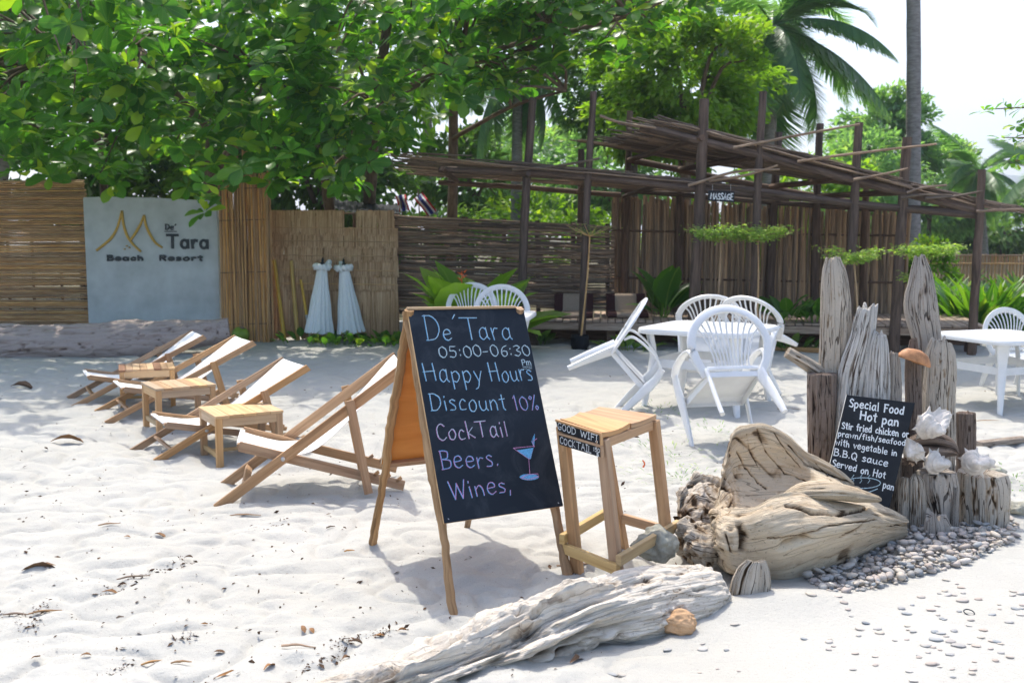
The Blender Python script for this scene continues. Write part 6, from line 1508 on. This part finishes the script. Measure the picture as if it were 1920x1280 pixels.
sapling('sapling with a loose round top left of the tall driftwood', 1607, 668, 12.5, 1602, 480, 50, 17, 1000, 3); sapling('sapling among the garden plants right of the hut', 1750, 670, 12.4, 1738, 470, 60, 14, 1500, 4)
sapling('nearly bare sapling in a black grow bag in front of the deck', 1087, 658, 13.55, 1106, 432, 44, 14, 330, 5, size=.03, pot=True)
sapling('thin sapling behind the right white table', 1722, 640, 12.6, 1722, 520, 24, 12, 400, 6)

# ---------------------------------------------------------------- garden plants
def tuft(name, label, cat, base, nl, L, kind, mat, seed, spread=.6, group=None, up=1., var=(0, 1), stems=False):
    r = np.random.default_rng(seed); T = thing(name, label, cat, base, group=group); a = r.uniform(0, 2*PI, nl); el = r.uniform(.35, 1.35, nl)*up; rr_ = r.uniform(0, .12*spread, nl)
    d = np.stack([np.cos(a)*np.cos(el), np.sin(a)*np.cos(el), np.sin(el)], -1); pos = np.stack([np.cos(a)*rr_, np.sin(a)*rr_, r.uniform(0, .05, nl)], -1); n = np.stack([-np.cos(a)*np.sin(el), -np.sin(a)*np.sin(el), np.cos(el)], -1)
    V, Fc, uv = TPL[kind]; Rm = leaf_frames(norm(d), norm(n+r.normal(0, .2, n.shape)))
    if kind == 'paddle' or nl <= 60:
        for i in range(nl):
            me = fast_mesh('leaf', V, Fc, M[mat], uv, np.full(len(V), r.uniform(*var))); o = link('leaf', me, T); s = L*r.uniform(.6, 1.1); mt = Matrix.Identity(4)
            for x in range(3):
                for y in range(3): mt[x][y] = Rm[i][x, y]*s*((1.7 if y == 1 else 1))
                mt[x][3] = pos[i][x]
            o.matrix_local = mt
    else:
        o = link('foliage', leaves_mesh('foliage', kind, pos, d, n, L*r.uniform(.6, 1.1, nl), r.uniform(*var, nl), M[mat]), T); o['kind'] = 'stuff'
    return T
def gz(u, v, Y, z=None):
    p = D(u, v, Y); return (p.x, Y, hz(p.x, Y)-.02 if z is None else z)
T = tuft('heliconia', 'broad-leaved heliconia with orange flowers behind the chalkboard top', 'plant', gz(885, 600, 13.2), 58, 1.25, 'paddle', 'leaf_y', 3, 2.6, var=(.1, .8))
for i, (x, z) in enumerate(((-.12, .98), (-.26, .72))):
    m = MB()
    for k in range(4): m.beam((x+.01*k, -.25, z+k*.035), (x+(.07 if k % 2 else -.06), -.25, z+k*.035+.04), .012, .022, taper=.2)
    m.tube([(x, -.2, 0), (x, -.25, z+.12)], .006, 5); obj('flower', m, M['flower'], T)
tuft('banana_like_plant', 'large-leaved plant between the deck cushions and the white chairs', 'plant', gz(1240, 590, 14.3, .35), 13, .75, 'paddle', 'leaf_fence', 5, 1., var=(0, .5))
tuft('leafy_plant', 'low green plant on the deck left of the tall driftwood post', 'plant', gz(1478, 590, 13.6, .35), 16, .5, 'paddle', 'leaf_fence', 6, 2., var=(0, .5)); tuft('leafy_plant', 'low green plant with orange tips behind the tall driftwood post', 'plant', gz(1525, 590, 13.5, .35), 14, .42, 'paddle', 'leaf_fence', 7, 2., var=(.1, .7))
tuft('leafy_plant', 'small green plant at the foot of the low wall right of the chalkboard', 'plant', gz(1012, 635, 14.1), 14, .28, 'paddle', 'leaf_fence', 8, 1.5)
for i, (u, v, lab) in enumerate(((722, 632, 'green weeds at the wall foot right of the parasols'), (745, 634, 'green weeds half hidden by the chalkboard top'), (575, 637, 'few green weeds between the leaning poles'), (640, 637, 'green weeds between the two parasols'))):
    tuft('weed_patch', lab, 'weeds', gz(u, v, 14.3), 46 if i != 2 else 20, .22, 'paddle', 'leaf_fence', 20+i, 4)
GP = 'bright green garden plants right of the hut'
for i in range(13):
    u = 1745+i*17+rnd(-5, 5); Y = rnd(14.5, 17.5); tuft('garden_plant', ('leftmost' if i == 0 else 'rightmost' if i == 12 else ['second', 'third', 'fourth', 'fifth', 'sixth', 'seventh', 'eighth', 'ninth', 'tenth', 'eleventh', 'twelfth'][i-1])+' bright green long-leaved plant, counted from the left, before the far bamboo fence', 'plant', gz(u, 600, Y), 150, rnd(.7, 1.05), 'blade', 'leaf_fence', 40+i, 3.5, group=GP)
bt_ = D(1655, 480, 17.5)
bush_tree('round_shrub', 'round light green shrub beside the foot of the bare palm trunk', (D(1742, 500, 19).x, 19, .05), 0, tuple(D(1742, 495, 19)), (.45, .4, .42), 1600, .11, 'leaf_y', None, 'oval', 26, .5, 77, cat='shrub', trunk_r=.03)
# dark undergrowth beneath and behind the deck
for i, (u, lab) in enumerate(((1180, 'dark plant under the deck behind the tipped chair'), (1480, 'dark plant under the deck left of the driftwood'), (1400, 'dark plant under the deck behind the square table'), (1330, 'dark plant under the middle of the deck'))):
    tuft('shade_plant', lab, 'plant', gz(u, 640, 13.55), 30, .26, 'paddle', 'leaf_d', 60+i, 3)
# grass tufts on the sand
for i, (u, v, lab) in enumerate(((1238, 772, 'small grass tuft in front of the tipped chair legs'), (1345, 815, 'thin grass tuft under the chair seen from behind'), (1275, 905, 'grass tuft beside the golden driftwood root'), (1905, 905, 'grass tuft at the right edge behind the stumps'), (1262, 858, 'tiny grass tuft left of the horn-shaped root'))):
    p = GG(u, v); tuft('grass_tuft', lab, 'grass tuft', tuple(p), 70, .06, 'blade', 'leaf_fence', 80+i, 3.5, up=.45)

# ================================================================ PEBBLES
import bmesh
def peb_mesh(seed, sq):
    bm = bmesh.new(); bmesh.ops.create_icosphere(bm, subdivisions=2, radius=1); V = np.array([v.co[:] for v in bm.verts]); V2 = V*(1+fbm(V*1.1, 2, seed)*.35)[:, None]*np.array(sq)
    Fq = np.array([[v.index for v in f.verts] for f in bm.faces]); bm.free(); return V2, Fq
PV = [peb_mesh(k, s) for k, s in enumerate(((1, .72, .42), (1, .8, .5), (1, .62, .38), (1, .85, .36), (.95, .8, .62)))]
def pebmat():
    m, t, b = newmat('beach_pebble'); oi = t.nodes.new('ShaderNodeObjectInfo'); at = t.nodes.new('ShaderNodeAttribute'); at.attribute_name = 'var'
    f = mathn(t, 'FRACT', mathn(t, 'ADD', oi.outputs['Random'], at.outputs['Fac']))
    col = ramp(t, f, [(0, (.24, .27, .29)), (.18, (.38, .35, .31)), (.34, (.36, .30, .27)), (.5, (.48, .42, .34)), (.62, (.15, .175, .20)), (.74, (.50, .46, .41)), (.86, (.36, .29, .24)), (1, (.26, .28, .29))])
    o = coords(t, 'Object', (1, 1, 1)); n = noise(t, o, 3., 3, .6); col = mixc(t, mathn(t, 'MULTIPLY', n, .28), col, (.50, .47, .42)); t.links.new(col, b.inputs['Base Color']); b.inputs['Roughness'].default_value = .6; b.inputs['Specular IOR Level'].default_value = .3; return m
M['pebble'] = pebmat()
pm = [fast_mesh('pebble', V, Fq, M['pebble'], attr=np.zeros(len(V))) for V, Fq in PV]
POLY = [(1505, 1086), (1500, 1062), (1580, 1045), (1690, 1000), (1740, 985), (1800, 985), (1870, 975), (1912, 985), (1900, 1015), (1800, 1062), (1740, 1075), (1680, 1095), (1610, 1112), (1545, 1108)]
def inpoly(x, y, P=POLY):
    c = False; n = len(P)
    for i in range(n):
        a, b = P[i], P[(i+1) % n]
        if (a[1] > y) != (b[1] > y) and x < (b[0]-a[0])*(y-a[1])/(b[1]-a[1])+a[0]: c = not c
    return c
pts = []; tries = 0
while len(pts) < 760 and tries < 60000:
    tries += 1; u, v = rnd(1495, 1910), rnd(970, 1116)
    if not inpoly(u, v): continue
    p = GG(u, v); r = .011+.021*rnd(0, 1)**1.6; lift = .0
    near = sum(1 for q, rq, _ in pts if (q.x-p.x)**2+(q.y-p.y)**2 < (.62*(r+rq))**2)
    if near > 1: continue
    lift = .35*r+near*.02; pts.append((Vector((p.x, p.y, p.z+lift)), r, near))
pts.sort(key=lambda q: q[0].y)
PGR = 'smooth pebbles heaped between the driftwood root and the stumps'
V_, F_, A_, cnt = [], [], [], 0
for i, (p, r, nr) in enumerate(pts):
    e = Euler((rnd(-.35, .35), rnd(-.35, .35), rnd(0, 6.28)))
    if i < 190:
        o = link('pebble', pm[i % 5]); o.location = p; o.rotation_euler = e; o.scale = (r, r, r); tag(o, 'smooth rounded pebble in the heap beside the golden driftwood root', 'pebble', PGR)
    else:
        V, Fq = PV[i % 5]; V_.append((V*r)@np.array(e.to_matrix()).T+np.array(p)); F_.append(Fq+cnt); A_.append(np.full(len(V), rnd(0, 1))); cnt += len(V)
me = fast_mesh('pebbles', np.vstack(V_), np.vstack(F_), M['pebble'], attr=np.concatenate(A_)); o = link('pebble_heap', me); tag(o, 'bed of grey, pink and cream pebbles in front of the stumps', 'pebbles', kind='stuff')
SC = [(1520, 1115, 10, 1), (1572, 1118, 7, 0), (1583, 1130, 7, 0), (1590, 1143, 6, 0), (1378, 1171, 8, 0), (1508, 1198, 7, 1), (1252, 1218, 8, 0), (1318, 1218, 9, 0), (1362, 1219, 6, 1), (1318, 1207, 5, 1), (1612, 1180, 9, 1), (1646, 1179, 7, 1), (1650, 1187, 8, 1), (1610, 1192, 6, 0), (1755, 1200, 12, 0), (1735, 1211, 10, 1), (1798, 1211, 12, 1), (1747, 1245, 10, 0), (1740, 1223, 6, 1), (1641, 1231, 6, 1), (1642, 1247, 6, 1), (1600, 1255, 6, 1), (1805, 1127, 10, 0), (1690, 1141, 8, 1), (1700, 1151, 9, 1), (1806, 1126, 9, 1), (1150, 1265, 9, 1), (1167, 1266, 8, 1), (1345, 1254, 4, 1), (1312, 1261, 4, 0), (1385, 1258, 4, 1)]
for k in range(75):
    u = rnd(1540, 1920); v = rnd(1085+max(0, (1750-u)*.12), 1278)
    if rnd(0, 1) < .55: u = rnd(1700, 1920)
    if v < 1110 and inpoly(u, v): continue
    SC.append((u, v, rnd(3.5, 8.5), rnd(0, 1) > .4))
for i, (u, v, rp, warm) in enumerate(SC):
    p = GG(u, v); r = rp/F_PX*p.y*1.15; o = link('pebble', pm[(i*3) % 5]); o.location = p+Vector((0, 0, r*.12)); o.rotation_euler = (rnd(-.15, .15), rnd(-.15, .15), rnd(-.5, .5)); o.scale = (r, r, r*.65); tag(o, 'small flat pebble lying singly on the smooth white sand', 'pebble', 'scattered single pebbles on the foreground sand')

# ================================================================ LITTER
def dry_leaf_mesh(seed):
    r = np.random.default_rng(seed); V, Fc, uv = TPL['obovate']; V = V.copy(); V[:, 1] *= .8; V[:, 2] += np.abs(V[:, 1])*r.uniform(.5, 1.4)+.12*np.sin(V[:, 0]*r.uniform(3, 6)); V += r.normal(0, .012, V.shape); return fast_mesh('dry_leaf', V, Fc, M['dryleaf'], uv)
dl = [dry_leaf_mesh(k) for k in range(5)]
MARKS = [('nearest deck chair', 560, 880), ('chalkboard sign', 860, 1150), ('bar stool', 1150, 1060), ('long log tip', 700, 1260), ('ochre stone', 1274, 1165), ('nearest side table', 430, 870), ('grey beach log', 120, 680), ('tipped white chair', 1130, 740), ('farthest deck chair', 150, 750), ('bottom left corner', 0, 1280), ('left edge', 0, 1040), ('bottom edge', 420, 1280), ('closed parasols', 620, 640), ('tall driftwood post', 1530, 760), ('driftwood root', 1290, 950)]
USED = {}
def where(u, v, what, size):
    nm, mu, mv = min(MARKS, key=lambda q: (q[1]-u)**2+(q[2]-v)**2); side = ('left of' if u < mu else 'right of') if abs(u-mu) > abs(v-mv) else ('above' if v < mv else 'below')
    if nm.startswith(('bottom', 'left edge')): side = 'near'
    sz = 'tiny' if size < 17 else 'small' if size < 25 else 'medium' if size < 35 else 'large'; t = f'{sz} {what} on the sand {side} the {nm}'; USED[t] = USED.get(t, 0)+1
    return t if USED[t] == 1 else t+(', second one' if USED[t] == 2 else ', third one')
LT = [(368, 1178, 26, .5), (400, 1225, 22, .3), (405, 1272, 48, .25), (495, 1258, 34, 1.2), (640, 1240, 24, 1), (150, 1232, 20, .4), (58, 1238, 20, 1.), (190, 1105+7, 30, .25), (95, 829, 60, .1), (20, 725, 40, .1), (40, 1072, 70, .15), (290, 1003, 26, -.4), (580, 1180, 22, -1), (565, 1175, 26, -1.1), (415, 1108, 14, 1), (345, 1047, 16, .2), (1045, 1005, 16, .2), (1175, 822, 30, .1), (700, 1195, 22, .3), (745, 1185, 20, .5), (170, 665, 0, 0), (960, 905, 12, .4), (1068, 1245, 46, .9), (270, 1248, 20, .5), (655, 1205, 26, .2), (232, 1008, 12, .3), (1018, 912, 12, .2), (525, 692, 20, .1), (840, 655, 20, .2), (900, 735, 16, .1)]
for i, (u, v, Lp, an) in enumerate(LT):
    if not Lp: continue
    p = GG(u, v); L = Lp/F_PX*p.y; o = link('dry_leaf', dl[i % 5]); o.location = p+Vector((0, 0, .006)); o.rotation_euler = (rnd(-.4, .4), rnd(-.1, .1), an); o.scale = (L, L*.9, L*.6); tag(o, where(u, v, 'curled dead leaf', Lp), 'dead leaf', 'dead leaves scattered on the sand')
TW = [(205, 985, 40, .3), (1090, 1062, 95, .05), (340, 1268-23, 40, .1), (225, 1160, 14, .3), (460, 968, 60, .02), (1480, 768, 46, 0), (655, 1035, 20, .2), (250, 1085, 60, .3), (1200, 775, 20, .1), (620, 990, 18, .6), (1850, 790, 50, .1), (560, 1215, 70, -.15), (85, 1150, 60, .3), (30, 1155, 50, 0), (285, 1245, 40, .5)]
for i, (u, v, Lp, an) in enumerate(TW):
    p = GG(u, v); L = Lp/F_PX*p.y; m = MB(); m.tube([(-L/2, 0, 0), (-L*.1, L*.06, .004), (L/2, 0, .002)], [.003+.002*(Lp > 60), .005, .002], 5, rough=.25, seed=i, m=9); o = obj('twig', m, M['stick'] if i % 2 else M['branch'], smooth=True); o.location = p+Vector((0, 0, .007)); o.rotation_euler = (0, 0, an); tag(o, where(u, v, 'thin brown twig', Lp/1.7), 'twig', 'twigs scattered on the sand')
# many tiny fragments
M['debris'] = plain('dark_debris', (.09, .055, .035), .9, .7, 40, 0, .1)
N_ = 2400; u = rng.uniform(-20, 1940, N_); y = 3.3*np.exp(rng.uniform(0, 1, N_)**1.15*np.log(14/3.3)); x = (u-960)/F_PX*y; keep = ~((x > .4*(y-3.6)+.35) & (y < 4.6)); keep &= (fbm(np.stack([x*1.2, y*1.2, x*0], -1), 2, 61) > -.25+.2*rng.uniform(-1, 1, N_)); x, y = x[keep], y[keep]
N_ = len(x); pos = np.stack([x, y, hg(x, y)+.003], -1); d = norm(rng.normal(0, 1, (N_, 3))*np.array([1, 1, .15])); n = norm(np.array([0, 0, 1.])+rng.normal(0, .4, (N_, 3)))
cx_, cy_ = [], []
for ln, k in (([(185, 1118), (240, 1100), (300, 1075), (365, 1050)], 120), ([(0, 1160), (60, 1150), (90, 1140)], 60), ([(30, 1175), (80, 1165)], 40), ([(625, 1215), (680, 1195), (760, 1180)], 90), ([(560, 1262), (620, 1240), (650, 1215)], 70), ([(330, 1205), (365, 1195)], 40), ([(190, 1270), (260, 1240)], 30), ([(470, 985), (560, 975)], 25)):
    for _ in range(k):
        i = rng.integers(0, len(ln)-1); t = rng.uniform(); u_ = ln[i][0]+(ln[i+1][0]-ln[i][0])*t+rng.normal(0, 5); v_ = ln[i][1]+(ln[i+1][1]-ln[i][1])*t+rng.normal(0, 4); p = G(u_, v_); cx_.append(p.x); cy_.append(p.y)
x = np.concatenate([x, cx_]); y = np.concatenate([y, cy_]); N_ = len(x); pos = np.stack([x, y, hg(x, y)+.004], -1); d = norm(rng.normal(0, 1, (N_, 3))*np.array([1, 1, .25])); n = norm(np.array([0, 0, 1.])+rng.normal(0, .6, (N_, 3)))
V, Fc, uv = TPL['simple']; sz = np.exp(rng.normal(math.log(.012), .6, N_)); me = leaves_mesh('litter', 'simple', pos, d, n, np.clip(sz, .004, .045), rng.uniform(0, 1, N_), M['debris']); o = link('leaf_litter', me); tag(o, 'fine dark bits of leaf and bark on the sand', 'leaf litter', kind='stuff')
# shells, plastic scrap, ring
p = GG(1818, 1136)
m = MB(); m.tube([(math.cos(a)*.021, math.sin(a)*.021*.8, 0) for a in np.linspace(0, 2*PI, 18)], .0022, 6, m=36); o = obj('bottle_ring', m, M['board'], smooth=True); o.location = GG(1817, 1150)+Vector((0, 0, .006)); o.rotation_euler = (.4, .1, 0); tag(o, 'small dark blue ring lying on the sand near the right edge', 'ring')
m = MB(); m.tube([(0, 0, 0), (.01, 0, .03), (-.005, 0, .05)], [.006, .004], 5, rough=.4, m=7); o = obj('red_scrap', m, M['flower']); o.location = GG(1206, 876); tag(o, 'tiny orange-red scrap on the sand behind the stool', 'scrap')
# long pale plank and beam lying near the deck
for (u0, v0, u1, v1, r_, lab, mt) in ((1130, 648, 1215, 652, .05, 'pale board lying on the sand in front of the deck', 'concrete2'), (1440, 655, 1538, 660, .045, 'brown log lying on the sand behind the short round stick', 'branch'), (1835, 836, 1920, 826, .03, 'grey plank on the sand behind the lone peg', 'drift_grey')):
    a, b = GG(u0, v0), GG(u1, v1); m = MB(); m.beam(a+Vector((0, 0, r_*.5)), b+Vector((0, 0, r_*.5)), r_*2.4, r_*1.3); o = obj('lying_plank', m, M[mt], world=True); tag(o, lab, 'plank')
stone('small_rock', 'small pale rock at the right edge beside the round cut stump', 'rock', GG(1862, 888)+Vector((0, 0, .02)), (.07, .06, .045), M['rock'], 12); stone('small_rock', 'grey flat rock at the right edge by the pebble heap', 'rock', GG(1912, 960)+Vector((0, 0, .02)), (.07, .06, .045), M['rock'], 13)

# ================================================================ HAZE
hb = MB(); x0, x1, y0, y1, z0, z1 = -700, 2300, -60, 2200, -1.5, 260
hb.f = []; pts8 = [(x, y, z) for z in (z0, z1) for y in (y0, y1) for x in (x0, x1)]
hm = bpy.data.meshes.new('haze'); hm.from_pydata(pts8, [], [(0, 2, 3, 1), (4, 5, 7, 6), (0, 1, 5, 4), (2, 6, 7, 3), (0, 4, 6, 2), (1, 3, 7, 5)])
mt = bpy.data.materials.new('haze'); mt.use_nodes = True; t = mt.node_tree; t.nodes.clear(); out = t.nodes.new('ShaderNodeOutputMaterial'); pv = t.nodes.new('ShaderNodeVolumePrincipled'); pv.inputs['Density'].default_value = .0007; pv.inputs['Color'].default_value = (.80, .88, 1, 1); pv.inputs['Anisotropy'].default_value = .3
t.links.new(pv.outputs[0], out.inputs['Volume']); hm.materials.append(mt)
HAZE = True
if HAZE: o = link('haze', hm); o['kind'] = 'stuff'; o['label'] = 'pale sea air fading the far hill'
